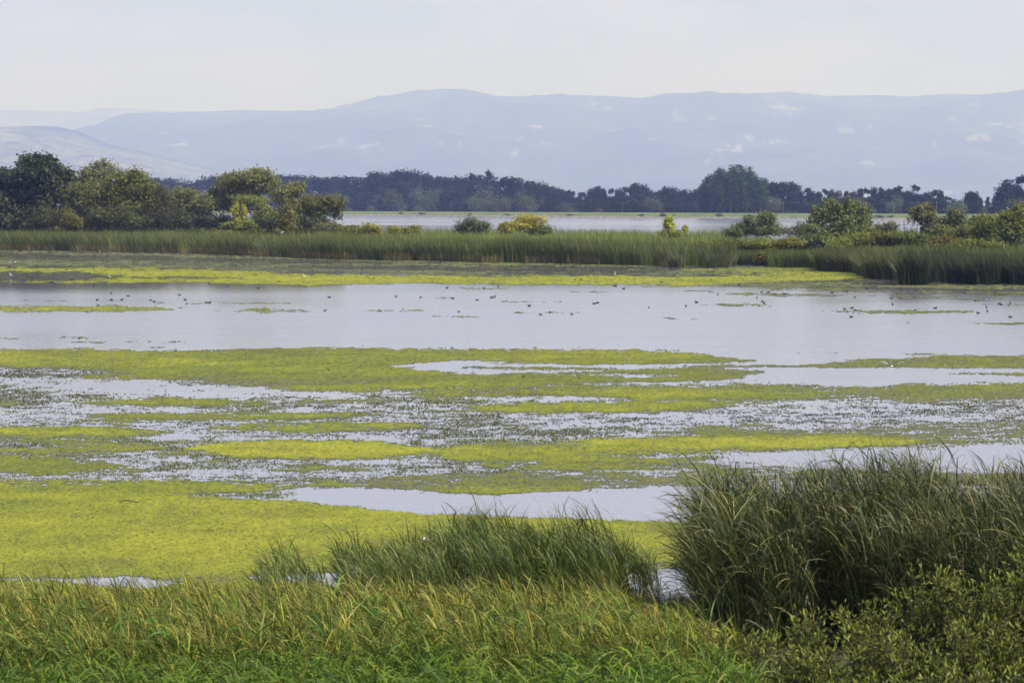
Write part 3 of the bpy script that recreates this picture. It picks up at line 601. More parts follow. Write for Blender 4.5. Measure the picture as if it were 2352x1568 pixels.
# mid reed stand left of the inlet
TOPB = np.array([(560, 1340), (610, 1300), (660, 1275), (760, 1265), (860, 1275), (950, 1258), (1040, 1228), (1120, 1205), (1200, 1198), (1300, 1195), (1400, 1205), (1450, 1228), (1490, 1300)], float)
n = 3100
px = 590 + (1520 - 590) * rng.random(n) ** 0.7; Y = rng.uniform(44.6, 49.5, n); X = (px - CX) / F * Y
topz = CAM_H - (np.interp(px, TOPB[:, 0], TOPB[:, 1]) - HZ) / F * 47.5
cl = fbm(X * 1.6, Y * 0.5, 161, 3); ok = cl > np.interp(px, [600, 900, 1000, 1100, 1420, 1500], [0.42, 0.42, 0.39, 0.34, 0.34, 0.62]); X, Y, px, topz = X[ok], Y[ok], px[ok], topz[ok]; n = len(X)
h = np.maximum(topz * (1 - 0.40 * rng.random(n) ** 1.5) * (0.66 + .62 * fbm(X * 2.2, Y * .9, 163, 2)), 0.35)
leafy('green_reeds', X, Y, h, 6, .48, .0155, 1.25, .7, .75, .6, [(0.065, 0.115, 0.025), (0.105, 0.17, 0.04), (0.16, 0.165, 0.05), (0.30, 0.25, 0.11)], [5, 4, 1.6, .4], 'fresh green reed stand leaning over the duckweed beside the inlet', 'reeds', .10, .15, z=-.02, stemlean=-.28)
# yellowing sedge belt
n = 6300
X = rng.uniform(-9.0, 3.2, n); Y = 36.0 + 8.0 * rng.random(n) ** 0.8
right = np.interp(Y, [36, 40, 44], [3.1, 2.75, 2.3]); ok = (X < right) & (fbm(X * 1.2, Y * 1.2, 171, 3) > 0.26); X, Y = X[ok], Y[ok]; n = len(X)
h = (0.55 + 0.42 * fbm(X * .8, Y * .8, 172, 3)) * rng.uniform(0.6, 1.3, n)
leafy('sedge_belt', X, Y, h, 8, .34, .015, 1.2, .8, .70, .7, [(0.36, 0.34, 0.05), (0.48, 0.42, 0.16), (0.21, 0.235, 0.035), (0.045, 0.082, 0.016), (0.36, 0.24, 0.05)], [2.4, 1.3, 5, 6.5, .6], 'yellowing sedge belt with straw tips along the near shore', 'sedge', .12, .38, M_GRASS, seg=3, stemlean=-.3)
# meadow grass at the bottom
n = 5200
X = rng.uniform(-8.5, 3.0, n); Y = 30.5 + 8.5 * rng.random(n)
top = 36.9 + 2.8 * (fbm(X * .5, X * 0, 181, 3) - .5) * 3; ok = (Y < top) & (fbm(X * .9, Y * .9, 182, 3) > 0.24); X, Y = X[ok], Y[ok]; n = len(X)
leafy('meadow_grass', X, Y, rng.uniform(0.3, 0.75, n), 7, .32, .020, .85, 1.1, .25, 1.2, [(0.10, 0.17, 0.02), (0.165, 0.25, 0.035), (0.05, 0.105, 0.025), (0.19, 0.21, 0.05)], [4, 3.2, 4, 1], 'bright green meadow grass on the near bank below the sedge', 'grass', .08, .06, M_GRASS, stem=False)
n = 620
X = rng.uniform(-7.5, 2.8, n); Y = rng.uniform(36, 41, n)
leafy('meadow_grass', X, Y, rng.uniform(0.5, 1.0, n), 5, .48, .023, .8, 1.0, .2, 1.2, [(0.07, 0.15, 0.035), (0.11, 0.21, 0.04), (0.3, 0.27, 0.1)], [4, 3, .5], 'broad green grass leaves scattered through the yellowing sedge', 'grass', .3, .08, M_GRASS, stem=False)
n = 1500
X = rng.uniform(2.4, 9.0, n); Y = rng.uniform(31, 37.5, n)
leafy('meadow_grass', X, Y, rng.uniform(0.15, 0.4, n), 5, .26, .018, .9, 1.0, .3, 1.2, [(0.08, 0.13, 0.02), (0.13, 0.18, 0.03), (0.05, 0.09, 0.02)], [4, 2.5, 3], 'low grass growing between the leafy shrubs of the near bank', 'grass', .08, .1, M_GRASS, seg=3, stem=False)
# litter and low weeds at the edge of the inlet
n = 900
X = rng.uniform(2.0, 3.6, n); Y = rng.uniform(41, 47, n)
leafy('weed_stems', X, Y, rng.uniform(0.1, 0.6, n), 3, .36, .014, .6, .7, .3, 1.2, [(0.10, 0.12, 0.05), (0.28, 0.22, 0.1)], [3, 1], 'sparse low stems standing in the water of the inlet', 'weeds', .1, .2, M_GRASS, z=-.02)

# ------------------------------------------------------------------ trees and shrubs
def tube(path, radii, sides=5):
    path = np.asarray(path, float); n = len(path)
    V = []
    for i in range(n):
        d = path[min(i + 1, n - 1)] - path[max(i - 1, 0)]; d = d / (np.linalg.norm(d) + 1e-9)
        a = np.cross(d, [0.31, 0.95, 0.05]); a /= np.linalg.norm(a) + 1e-9; b = np.cross(d, a)
        th = np.arange(sides) * 2 * math.pi / sides
        V.append(path[i] + radii[i] * (np.cos(th)[:, None] * a + np.sin(th)[:, None] * b))
    V = np.concatenate(V); Fq = []
    for i in range(n - 1):
        for k in range(sides):
            k2 = (k + 1) % sides; Fq.append((i * sides + k, i * sides + k2, (i + 1) * sides + k2, (i + 1) * sides + k))
    return V, np.array(Fq)
def join(parts):
    V = []; Fs = []; o = 0
    for v, f in parts: V.append(v); Fs.append(f + o); o += len(v)
    return np.concatenate(V), np.concatenate(Fs)
def bent(a, b, r0, r1, k=4, wob=0.06, sag=0.0):
    a = np.asarray(a, float); b = np.asarray(b, float); L_ = np.linalg.norm(b - a)
    p = [a + (b - a) * t + rng.normal(0, wob * L_, 3) * math.sin(t * math.pi) + np.array([0, 0, sag * L_ * math.sin(t * math.pi)]) for t in np.linspace(0, 1, k)]
    return tube(p, np.linspace(r0, r1, k))
def leaves(centers, size, aspect, outward, droop=0.0, two=False):
    n = len(centers)
    nrm = outward + rng.normal(0, 0.75, (n, 3)); nrm /= np.linalg.norm(nrm, axis=1)[:, None] + 1e-9
    u = rng.normal(0, 1, (n, 3)); u[:, 2] -= droop; u -= (u * nrm).sum(1)[:, None] * nrm; u /= np.linalg.norm(u, axis=1)[:, None] + 1e-9
    v = np.cross(nrm, u); s = size[:, None]
    V = np.stack([centers - u * s, centers + v * s * aspect, centers + u * s, centers - v * s * aspect], 1)
    return V.reshape(-1, 3), np.arange(n * 4).reshape(n, 4)
def lobe_points(lobes, n, sub=9, sig=0.30, fill=0.30):
    """leaf positions: clumps spread over the outside of every lobe, some inside"""
    lobes = np.asarray(lobes, float); vol = lobes[:, 3] * lobes[:, 5]
    cnt = np.maximum((n * vol / vol.sum()).astype(int), 12)
    P = []; O = []; Cc = []
    for (cx, cy, cz, rx, ry, rz), m in zip(lobes, cnt):
        d = rng.normal(0, 1, (sub, 3)); d /= np.linalg.norm(d, axis=1)[:, None]; d[:, 2] = np.where(d[:, 2] < -0.55, -d[:, 2], d[:, 2])
        rr = 0.78 + 0.24 * rng.random((sub, 1)); cc = d * rr
        tone = 0.82 + 0.36 * rng.random(sub)
        k = rng.integers(0, sub, m); p = cc[k] + rng.normal(0, sig, (m, 3))
        ins = rng.random(m) < fill; q_ = rng.normal(0, 1, (m, 3)); q_ /= np.linalg.norm(q_, axis=1)[:, None]; p[ins] = (q_ * rng.random((m, 1)) ** 0.4 * 0.95)[ins]
        P.append(np.array([cx, cy, cz]) + p * np.array([rx, ry, rz])); O.append(p / (np.linalg.norm(p, axis=1)[:, None] + 1e-6) + np.array([0, 0, 0.35])); Cc.append(tone[k])
    return np.concatenate(P), np.concatenate(O), np.concatenate(Cc)

PLANT_N = 0
def plant(name, label, cat, base_px, Y, lobes_px, col, n=2500, leaf=0.16, aspect=0.45, base_z=0.1, trunk=0.22, group=None, droop=0.6, sig=0.30, fill=0.30, sub=9, limbs=True, depthk=0.9, col2=None, trunkname='trunk', bark=None, crown='crown', foot=None):
    """a tree standing at distance Y; its crown lobes are (x, y, rx, ry) as seen, given real depth"""
    k = Y / F
    bx = (base_px - CX) * k
    root = empty(name, (bx, Y, base_z), label, cat, group)
    lob = []
    for i, (x, y_, rx, ry) in enumerate(lobes_px):
        p = at(x, y_, Y); r = rx * k
        dz = (rng.random() - 0.5) * 2 * r * 0.6
        lob.append((p[0] - bx, dz, p[2] - base_z, r, max(r * depthk, ry * k * 0.8), ry * k))
    if crown == 'crown':                              # the skirt of low growth round the foot
        la = np.array(lob); x0_, x1_ = (la[:, 0] - la[:, 3]).min(), (la[:, 0] + la[:, 3]).max(); hh_ = la[:, 2].max()
        for q_ in np.linspace(x0_ * .85, x1_ * .85, 5): lob.append((q_, rng.normal() * 1.0 - 1.0, hh_ * .17, (x1_ - x0_) * .17, 2.5, hh_ * rng.uniform(.17, .26)))
    P, O, tone = lobe_points(lob, int(n * 2.3), sub, sig, fill)
    ok = P[:, 2] > 0.05; P, O, tone = P[ok], O[ok], tone[ok]
    sz = 1.52 * leaf * rng.uniform(0.6, 1.35, len(P))
    V, Fq = leaves(P, sz, aspect, O, droop)
    c = np.array(col)[None] * (tone * rng.uniform(0.82, 1.2, len(P)))[:, None]
    if col2 is not None:
        mm = rng.random(len(P)) < 0.3; c[mm] = np.array(col2)[None] * rng.uniform(0.8, 1.2, (mm.sum(), 1))
    build(crown, V, [Fq], M_LEAF, root, np.repeat(c, 4, 0))
    parts = []
    la = np.array(lob); top = la[:, 2].max()
    fork = np.array([0.0, 0, 0.16 * top])
    parts.append(bent((0, 0, -0.3), fork, trunk, trunk * 0.8, 4, 0.03))
    if limbs:
        for l_ in lob:
            end = np.array([l_[0], l_[1], l_[2] + 0.3 * l_[5]])
            parts.append(bent(fork if rng.random() < 0.7 else (0, 0, 0), end, trunk * 0.38, trunk * 0.07, 6, 0.06, 0.06))
            for q_ in range(3):
                e2 = np.array([l_[0], l_[1], l_[2]]) + rng.normal(0, 0.55, 3) * np.array([l_[3], l_[4], l_[5]])
                parts.append(bent((end + fork) / 2 if q_ == 0 else end * 0.7 + fork * 0.3, e2, trunk * 0.15, trunk * 0.035, 4, 0.08, 0.05))
    v, f = join(parts)
    build(trunkname, v, [f], bark or M_BARK, root, smooth=True)
    return root

def cL(lst): return [(0.35 * a, 329.3 + 0.35 * b, 0.35 * c, 0.35 * d) for a, b, c, d in lst]        # read off three enlarged views
def cM(lst): return [(764.4 + 0.35 * a, 352.8 + 0.35 * b, 0.35 * c, 0.35 * d) for a, b, c, d in lst]
def cR(lst): return [(1528.8 + 0.35 * a, 352.8 + 0.35 * b, 0.35 * c, 0.35 * d) for a, b, c, d in lst]
DK = (0.075, 0.095, 0.032); OL = (0.185, 0.195, 0.04); PALE = (0.24, 0.25, 0.105); YG = (0.25, 0.285, 0.045); YEL = (0.50, 0.45, 0.06); GRN = (0.13, 0.18, 0.045); ORG = (0.24, 0.22, 0.05); WIL = (0.235, 0.245, 0.065)
LG = 'willows on the reed island'
plant('willow_tree', 'tall dark green willow at the corner, highest of the island willows', 'tree', 75, 492, cL([(160, 130, 60, 50), (250, 112, 55, 40), (330, 120, 50, 45), (40, 230, 90, 60), (150, 215, 90, 70), (270, 200, 100, 80), (380, 215, 90, 70), (450, 240, 55, 55), (60, 340, 120, 90), (220, 330, 120, 90), (370, 340, 100, 90), (60, 460, 130, 100), (230, 470, 130, 90), (-80, 300, 100, 110), (-90, 440, 100, 110)]), DK, 8500, 0.26, 0.5, trunk=0.5, group=LG, col2=(0.10, 0.12, 0.05))
plant('willow_tree', 'pale grey-topped willow peeping over the olive willows', 'tree', 228, 505, cL([(660, 172, 82, 55), (560, 215, 70, 48), (700, 235, 90, 60), (600, 290, 110, 80)]), PALE, 3200, 0.22, 0.4, trunk=0.35, group=LG)
plant('willow_tree', 'broad olive willow between the dark willow and the bare-stemmed one', 'tree', 240, 488, cL([(760, 285, 110, 62), (640, 310, 120, 75), (540, 340, 80, 70), (680, 400, 140, 85), (540, 440, 110, 90), (475, 410, 85, 95), (770, 440, 120, 90), (640, 490, 120, 70)]), OL, 6000, 0.21, 0.42, trunk=0.4, group=LG, col2=WIL)
plant('willow_tree', 'rounded olive willow with a twiggy shoulder beside bare stems', 'tree', 322, 484, cL([(850, 228, 95, 50), (910, 250, 70, 60), (950, 310, 90, 60), (1020, 345, 70, 65), (860, 330, 120, 70), (900, 410, 130, 80), (830, 470, 110, 70), (1000, 440, 80, 80)]), OL, 6000, 0.20, 0.42, trunk=0.35, group=LG, col2=YG)
plant('willow_tree', 'thin brownish willow with bare stems showing through', 'tree', 368, 478, cL([(1070, 360, 62, 80), (1030, 440, 70, 70), (1100, 470, 60, 70)]), (0.12, 0.11, 0.04), 1200, 0.17, 0.4, trunk=0.22, group=LG)
plant('willow_tree', 'open low willow with forked limbs in front of the blue forest', 'tree', 402, 486, cL([(1190, 325, 60, 38), (1255, 330, 48, 36), (1165, 380, 60, 42), (1275, 390, 45, 40), (1210, 440, 80, 60)]), WIL, 1900, 0.17, 0.4, trunk=0.25, group=LG)
plant('willow_tree', 'dome-shaped silvery willow, widest in the middle of the island', 'tree', 545, 482, cL([(1600, 222, 120, 46), (1690, 208, 95, 44), (1500, 252, 75, 48), (1765, 275, 70, 60), (1620, 295, 150, 58), (1440, 322, 60, 38), (1390, 400, 85, 58), (1320, 430, 70, 55), (1270, 455, 70, 50), (1500, 400, 80, 60)]), WIL, 7000, 0.21, 0.38, trunk=0.45, group=LG, col2=PALE)
plant('willow_tree', 'leaning willow with a grey crown in front of the dome-shaped one', 'tree', 600, 470, cL([(1590, 372, 78, 40), (1680, 402, 88, 48), (1735, 460, 68, 58), (1780, 510, 50, 45)]), WIL, 2600, 0.18, 0.38, trunk=0.3, group=LG, col2=YG)
plant('willow_tree', 'slim willow between the dome-shaped willow and the yellow one', 'tree', 655, 476, cL([(1900, 310, 78, 44), (1965, 298, 45, 38), (1850, 362, 70, 50), (1940, 380, 60, 50), (1900, 450, 70, 60)]), WIL, 2600, 0.18, 0.4, trunk=0.3, group=LG)
plant('willow_tree', 'sunny yellow-green willow with black limbs at the end of the island', 'tree', 735, 468, cL([(2100, 388, 90, 50), (2185, 400, 65, 55), (2030, 395, 55, 50), (2225, 455, 40, 55), (2110, 455, 90, 50), (2000, 440, 55, 60)]), (0.19, 0.19, 0.045), 3300, 0.18, 0.4, trunk=0.32, group=LG)
SG = 'shrubs along the island shore'
def shrub(label, base, Y, lobes, col, n, leaf=0.13, aspect=0.5, **kw):
    kw.setdefault('trunk', 0.07); kw.setdefault('group', SG)
    return plant('shrub', label, 'shrub', base, Y, lobes, col, n, leaf, aspect, trunkname='stems', crown='foliage', **kw)
shrub('olive shrub at the foot of the tall dark willow', 110, 462, cL([(310, 490, 95, 70), (250, 520, 60, 50)]), (0.12, 0.125, 0.05), 1500)
shrub('orange-leaved bush between olive shrubs under the willows', 156, 461, cL([(445, 490, 55, 50), (470, 530, 50, 40)]), ORG, 700)
shrub('small yellowish bush just past the orange-leaved one', 176, 459, cL([(505, 535, 45, 40)]), (0.2, 0.18, 0.05), 400)
shrub('wide olive shrub below the broad olive willow', 238, 460, cL([(680, 500, 110, 62), (760, 480, 70, 60)]), (0.13, 0.13, 0.042), 1600)
shrub('low green shrub at the foot of the rounded olive willow', 303, 458, cL([(865, 515, 85, 55)]), (0.11, 0.125, 0.04), 900)
shrub('dark low thicket under the dome-shaped willow', 470, 470, cL([(1330, 510, 110, 50), (1440, 520, 90, 45)]), (0.05, 0.055, 0.03), 1300)
shrub('dark thicket below the bare-stemmed willow', 372, 468, cL([(1060, 515, 80, 48), (980, 520, 60, 40)]), (0.07, 0.08, 0.035), 1100)
shrub('grey green thicket under the open low willow', 420, 467, cL([(1180, 500, 80, 52), (1250, 520, 60, 40)]), (0.12, 0.13, 0.055), 1300)
shrub('dark thicket between the leaning willow and the slim one', 632, 463, cL([(1760, 530, 90, 40), (1850, 520, 60, 44)]), (0.09, 0.10, 0.04), 1100)
shrub('dark green thicket behind the pale bush under the sunny willow', 712, 462, cL([(2020, 520, 90, 48), (2110, 530, 60, 36)]), (0.09, 0.11, 0.04), 1200)
shrub('wispy yellow sapling against the dark hollow of the dome-shaped willow', 549, 456, cL([(1545, 440, 26, 40), (1605, 450, 24, 36), (1570, 500, 36, 36)]), (0.46, 0.45, 0.06), 420, 0.13)
shrub('low bright yellow-green bush at the foot of the wispy sapling', 545, 455, cL([(1510, 545, 55, 28), (1620, 540, 52, 28), (1570, 555, 50, 24)]), YG, 900)
shrub('tall yellowish shrub between the slim and the sunny willow', 660, 457, cL([(1890, 470, 48, 58), (1870, 530, 44, 46), (1910, 550, 40, 30)]), (0.24, 0.22, 0.05), 1000)
shrub('pale green bush under the black limbs of the sunny willow', 752, 455, cL([(2140, 552, 85, 28), (2200, 560, 50, 30)]), (0.19, 0.19, 0.06), 700)
shrub('orange and green bush at the island tip before the river', 808, 440, cL([(2300, 590, 60, 34), (2360, 600, 50, 26)]), (0.26, 0.20, 0.04), 700, col2=GRN)
shrub('yellowish weedy bush on the reed crest near the sunny willow', 812, 436, cM([(140, 508, 75, 34)]), (0.26, 0.25, 0.045), 600)
shrub('yellow weedy bush midway along the reed crest', 852, 434, cM([(255, 503, 58, 34)]), (0.32, 0.30, 0.05), 500)
shrub('dull yellow weeds on the crest below the far water', 912, 432, cM([(420, 508, 70, 26), (530, 500, 45, 24)]), (0.30, 0.29, 0.05), 600)
shrub('grey-green willow shrub on the reed crest beside the yellow bush', 1086, 426, cM([(920, 480, 85, 50), (860, 495, 55, 40), (985, 492, 60, 42)]), (0.14, 0.17, 0.08), 1500, 0.12, 0.4)
shrub('bright yellow bush glowing against the river', 1214, 424, cM([(1270, 440, 62, 34), (1345, 455, 52, 40), (1215, 470, 48, 40), (1290, 490, 70, 36)]), YEL, 1200, 0.12)
shrub('small yellow-green bush leaning against the bright yellow one', 1158, 424, cM([(1130, 490, 55, 42)]), (0.42, 0.38, 0.06), 520, 0.12)
shrub('green shrub tucked under the bright yellow bush', 1247, 422, cM([(1375, 508, 70, 28)]), (0.14, 0.17, 0.03), 500)
shrub('solitary yellow-green sapling standing up against the river', 1540, 400, cM([(2200, 440, 30, 26), (2210, 490, 38, 34)]), (0.42, 0.45, 0.06), 420, 0.13)
shrub('little yellow sprig beside the solitary sapling', 1573, 400, cM([(2315, 500, 18, 24)]), (0.42, 0.45, 0.06), 130, 0.13)
shrub('yellow-green weeds under the solitary sapling', 1545, 396, cM([(2220, 535, 70, 24)]), (0.20, 0.22, 0.03), 450)
shrub('bluish willow shrub below the round poplar grove', 1712, 372, cR([(530, 500, 90, 48), (450, 518, 70, 38), (545, 450, 35, 34)]), (0.16, 0.20, 0.075), 1500, 0.12, 0.4)
shrub('rounded willow shrub with a pale top beside the river gap', 1764, 370, cR([(650, 440, 62, 44), (690, 500, 80, 44), (610, 510, 50, 40)]), (0.19, 0.225, 0.075), 1500, 0.12, 0.4)
shrub('dull grey thicket of bare twigs beside the leafy willow tree', 1820, 366, cR([(830, 520, 90, 34), (890, 500, 50, 40)]), (0.15, 0.14, 0.09), 700, 0.10, 0.3)
plant('willow_tree', 'leafy willow tree with twin tops at the river gap', 'tree', 1915, 352, cR([(1085, 365, 66, 52), (1240, 365, 74, 52), (1182, 318, 22, 26), (1010, 430, 80, 56), (1140, 430, 100, 66), (1285, 440, 66, 60), (1090, 520, 110, 50), (1240, 510, 90, 54), (960, 500, 60, 50)]), (0.20, 0.235, 0.07), 6500, 0.15, 0.42, trunk=0.26, group=LG)
shrub('small leafy shrub between the twin-topped tree and dead stems', 2032, 348, cR([(1440, 500, 66, 42)]), (0.17, 0.18, 0.075), 700, 0.12, 0.42)
plant('willow_tree', 'drooping willow beyond the dead stems', 'tree', 2120, 346, cR([(1650, 390, 62, 42), (1720, 368, 40, 36), (1700, 440, 78, 46), (1730, 500, 66, 46)]), (0.19, 0.20, 0.07), 2500, 0.14, 0.42, trunk=0.2, group=LG)
shrub('pale grey-green shrub beside the drooping willow', 2185, 340, cR([(1880, 440, 78, 52), (1830, 495, 76, 48), (1900, 400, 34, 30)]), (0.16, 0.17, 0.08), 1700, 0.12, 0.42)
shrub('dark golden shrub next to the pale grey-green one', 2232, 318, cR([(2000, 515, 100, 62), (1925, 560, 110, 52), (2060, 450, 40, 40)]), (0.175, 0.20, 0.045), 2100, 0.12, 0.5)
shrub('tall golden olive shrub in the middle of the corner thicket', 2278, 312, cR([(2120, 475, 80, 66), (2130, 560, 120, 56), (2200, 500, 70, 60)]), (0.19, 0.215, 0.045), 2400, 0.12, 0.5)
shrub('golden olive shrub at the very edge, tallest of the thicket', 2338, 308, cR([(2250, 470, 80, 72), (2320, 440, 60, 70), (2290, 560, 90, 62), (2345, 370, 48, 38), (2420, 480, 80, 100)]), (0.20, 0.225, 0.05), 3400, 0.12, 0.5)
shrub('bushy yellow-green shrub below the twin-topped tree', 1958, 318, cR([(1270, 562, 85, 36), (1190, 600, 90, 40), (1130, 625, 60, 34)]), YG, 1600, 0.11)
shrub('low yellow-green shrub before the small leafy shrub', 2018, 316, cR([(1400, 572, 95, 40), (1500, 566, 60, 40)]), (0.17, 0.17, 0.025), 1400, 0.11)
shrub('spreading green shrub below the drooping willow', 2082, 314, cR([(1570, 568, 100, 40), (1680, 580, 80, 36)]), (0.13, 0.16, 0.03), 1400, 0.11)
shrub('rusty weeds between the spreading shrub and golden thicket', 2150, 306, cR([(1800, 590, 80, 34)]), (0.20, 0.18, 0.04), 700, 0.11)
shrub('yellow weeds behind the grey bulrush tuft', 1640, 330, cR([(300, 612, 80, 28), (390, 600, 60, 26)]), (0.19, 0.19, 0.03), 900, 0.11)
shrub('olive weeds below the bluish willow shrub', 1692, 328, cR([(470, 612, 95, 36)]), (0.16, 0.165, 0.03), 900, 0.11)
shrub('yellow and green weeds below the rounded willow shrub', 1752, 326, cR([(640, 608, 105, 36), (600, 660, 60, 26)]), YG, 1100, 0.11)
shrub('yellow topped weeds before the grey twig thicket', 1818, 324, cR([(830, 600, 100, 34), (760, 650, 80, 28)]), (0.21, 0.20, 0.028), 1200, 0.11)
shrub('dark green bush in the hollow below the twin-topped tree', 1872, 322, cR([(960, 620, 70, 50)]), (0.05, 0.06, 0.025), 700, 0.11)
shrub('olive bush at the water edge beside the upright reed stand', 1752, 312, cR([(640, 690, 42, 44)]), (0.20, 0.18, 0.03), 450, 0.10, base_z=0)
shrub('bright green bush at the water edge', 1858, 308, cR([(940, 700, 46, 46)]), (0.15, 0.21, 0.02), 520, 0.10, base_z=0)

shrub('yellow-green shrub closing the gap below the small leafy shrub', 2062, 330, cR([(1520, 555, 85, 34), (1590, 545, 60, 30)]), (0.19, 0.22, 0.045), 1300, 0.11)
shrub('olive-green shrub joining the drooping willow to the pale shrub', 2160, 328, cR([(1790, 530, 80, 46), (1860, 560, 70, 40)]), (0.17, 0.19, 0.05), 1500, 0.11)
shrub('yellow-green bush between twin-topped tree and small leafy shrub', 1990, 332, cR([(1350, 545, 70, 40), (1310, 510, 40, 30)]), (0.19, 0.215, 0.05), 1200, 0.11)
shrub('bright weedy bush before the golden thicket', 2205, 300, cR([(1960, 600, 110, 32), (2100, 605, 90, 30)]), (0.185, 0.20, 0.04), 1500, 0.11)
# dead stems in the river gap
ds = empty('dead_stems', ((2085 - CX) / F * 342, 342, 0.2), 'bare dead stems standing in front of the river', 'dead shrub')
parts = []
for px_, top_, ln in ((2076, 505, .02), (2085, 520, -.1), (2092, 500, .25), (2100, 515, .3), (2110, 530, .2), (2080, 525, -.2)):
    b_ = at(px_, 560, 342); e_ = at(px_ + ln * 30, top_, 342 + rng.normal()); o_ = np.array(ds.location)
    parts.append(bent(b_ - o_, e_ - o_, 0.05, 0.02, 5, 0.05)); parts.append(bent((b_ * .4 + e_ * .6) - o_, e_ - o_ + np.array([rng.normal() * .5, 0, -0.1]), 0.03, 0.015, 3, .06))
v, f = join(parts); build('stem', v, [f], M_BARK, ds)

# ---- far forest: prototypes copied along the plain behind the dike
def far_proto(kind, seed):
    lob = []
    H = 20.0
    if kind == 'round':
        for _ in range(7): lob.append((rng.normal() * 2.3, rng.normal() * 2.3, H * rng.uniform(.38, .8), rng.uniform(2.4, 3.8), 3.0, rng.uniform(2.2, 3.6)))
        lob.append((0, 0, H * .84, 2.8, 2.8, 3.0))
    elif kind == 'column':
        for q_ in range(7): z_ = H * (0.2 + 0.115 * q_); r_ = 2.6 * (1 - 0.07 * abs(q_ - 2.5)); lob.append((rng.normal() * .6, rng.normal() * .6, z_, r_, r_, 2.6))
    elif kind == 'open':
        for _ in range(9): lob.append((rng.normal() * 2.6, rng.normal() * 2.6, H * rng.uniform(.3, .92), rng.uniform(1.3, 2.4), 2.0, rng.uniform(1.3, 2.3)))
    elif kind == 'bush':
        for _ in range(5): lob.append((rng.normal() * 3.0, rng.normal() * 2.5, H * rng.uniform(.25, .6), rng.uniform(4, 6), 5.0, rng.uniform(5, 7)))
    lob = np.array(lob)
    n_ = {'round': 2100, 'column': 1800, 'open': 1200, 'bush': 1600}[kind]
    P, O, tone = lobe_points(lob, n_, 8, 0.30, 0.35)
    if kind != 'bush':
        pl_ = np.stack([rng.normal(0, 2.6, 900), rng.normal(0, 2.6, 900), rng.uniform(0.5, H * .5, 900)], -1)     # low growth round the stem
        P = np.concatenate([P, pl_]); O = np.concatenate([O, rng.normal(0, 1, (900, 3))]); tone = np.concatenate([tone, np.full(900, .9)])
    P[:, 2] *= H / (P[:, 2].max() + .5); P = P[P[:, 2] > 0.1] if False else P
    P[:, 2] = np.maximum(P[:, 2], 0.2)
    V, Fq = leaves(P, 0.62 * rng.uniform(.6, 1.35, len(P)), 0.6, O, 0.2)
    c = np.array({'bush': (0.12, 0.14, 0.06)}.get(kind, (0.028, 0.043, 0.024)))[None] * (tone * rng.uniform(.75, 1.3, len(P)))[:, None]
    crown = build('crown', V, [Fq], M_FAR, None, np.repeat(c, 4, 0), link=False)
    parts = [bent((0, 0, -0.5), (rng.normal() * .5, 0, H * .8), .35, .08, 5, .02)]
    for l_ in lob[:6]: parts.append(bent((0, 0, H * .25), l_[:3], .16, .05, 4, .05, .05))
    v_, f_ = join(parts); tr = build('trunk', v_, [f_], M_BARK, None, link=False)
    return crown, tr
PROTO = {}
for kd, m_ in (('round', 4), ('column', 3), ('open', 3), ('bush', 3)): PROTO[kd] = [far_proto(kd, s_) for s_ in range(m_)]
def far_tree(px_, s_, top, kind, label, group, name='forest_tree', width=1.0, cat='tree', pr=None, mat=None):
    t_ = float(bearing_t(px_, np.array(float(s_)))); X, Y = bank_pt(np.array(float(s_)), np.array(t_))
    base = np.interp(s_, prof_s, prof_z)
    h_ = CAM_H + (HZ - top) / F * Y - base
    r = empty(name, (X, Y, base), label, cat, group); r.rotation_euler = (0, 0, rng.uniform(0, 6.28))
    k_ = h_ / 20.0; r.scale = (k_ * width, k_ * width, k_)
    crown, tr = PROTO[kind][rng.integers(len(PROTO[kind])) if pr is None else pr]
    for src in (crown, tr):
        c_ = src.copy(); C.objects.link(c_); c_.parent = r
    return r
TL = np.array([(-300, 400), (0, 405), (350, 407), (378, 403), (402, 406), (430, 413), (465, 403), (504, 394), (532, 392), (600, 396), (665, 396), (700, 400), (764, 400), (817, 399), (831, 405), (859, 392), (904, 388), (915, 384), (960, 384), (981, 397), (1009, 398), (1034, 405), (1055, 399), (1086, 397), (1110, 398), (1160, 402), (1181, 398), (1198, 409), (1222, 409), (1251, 417), (1282, 424), (1296, 435), (1317, 433), (1338, 439), (1355, 432), (1373, 423), (1390, 434), (1405, 430), (1429, 426), (1461, 419), (1485, 428), (1499, 436), (1534, 422), (1559, 428), (1580, 432), (1620, 424), (1700, 420), (1774, 411), (1800, 416), (1819, 411), (1844, 428), (1872, 437), (1914, 428), (1949, 435), (1994, 426), (2026, 429), (2057, 430), (2085, 432), (2117, 446), (2140, 434), (2159, 433), (2176, 447), (2194, 456), (2215, 452), (2232, 437), (2250, 450), (2292, 448), (2320, 420), (2352, 420), (2700, 430)], float)
marks = [(120, 'dark corner willow'), (330, 'olive willows'), (500, 'open low willow'), (700, 'dome-shaped willow'), (900, 'sunny yellow-green willow'), (1130, 'grey-green shrub'), (1320, 'bright yellow bush'), (1480, 'umbrella-topped tree'), (1620, 'solitary sapling'), (1780, 'poplar grove'), (1880, 'grey twig thicket'), (2000, 'twin-topped tree'), (2140, 'drooping willow'), (2240, 'golden shrub'), (9999, 'edge shrub')]
def near_mark(x): return next(nm for lim, nm in marks if x < lim)
SHAPE = {'round': 'rounded', 'column': 'narrow', 'open': 'ragged', 'bush': 'bushy'}
FG = 'trees of the far hazy forest'
x_ = 335.0
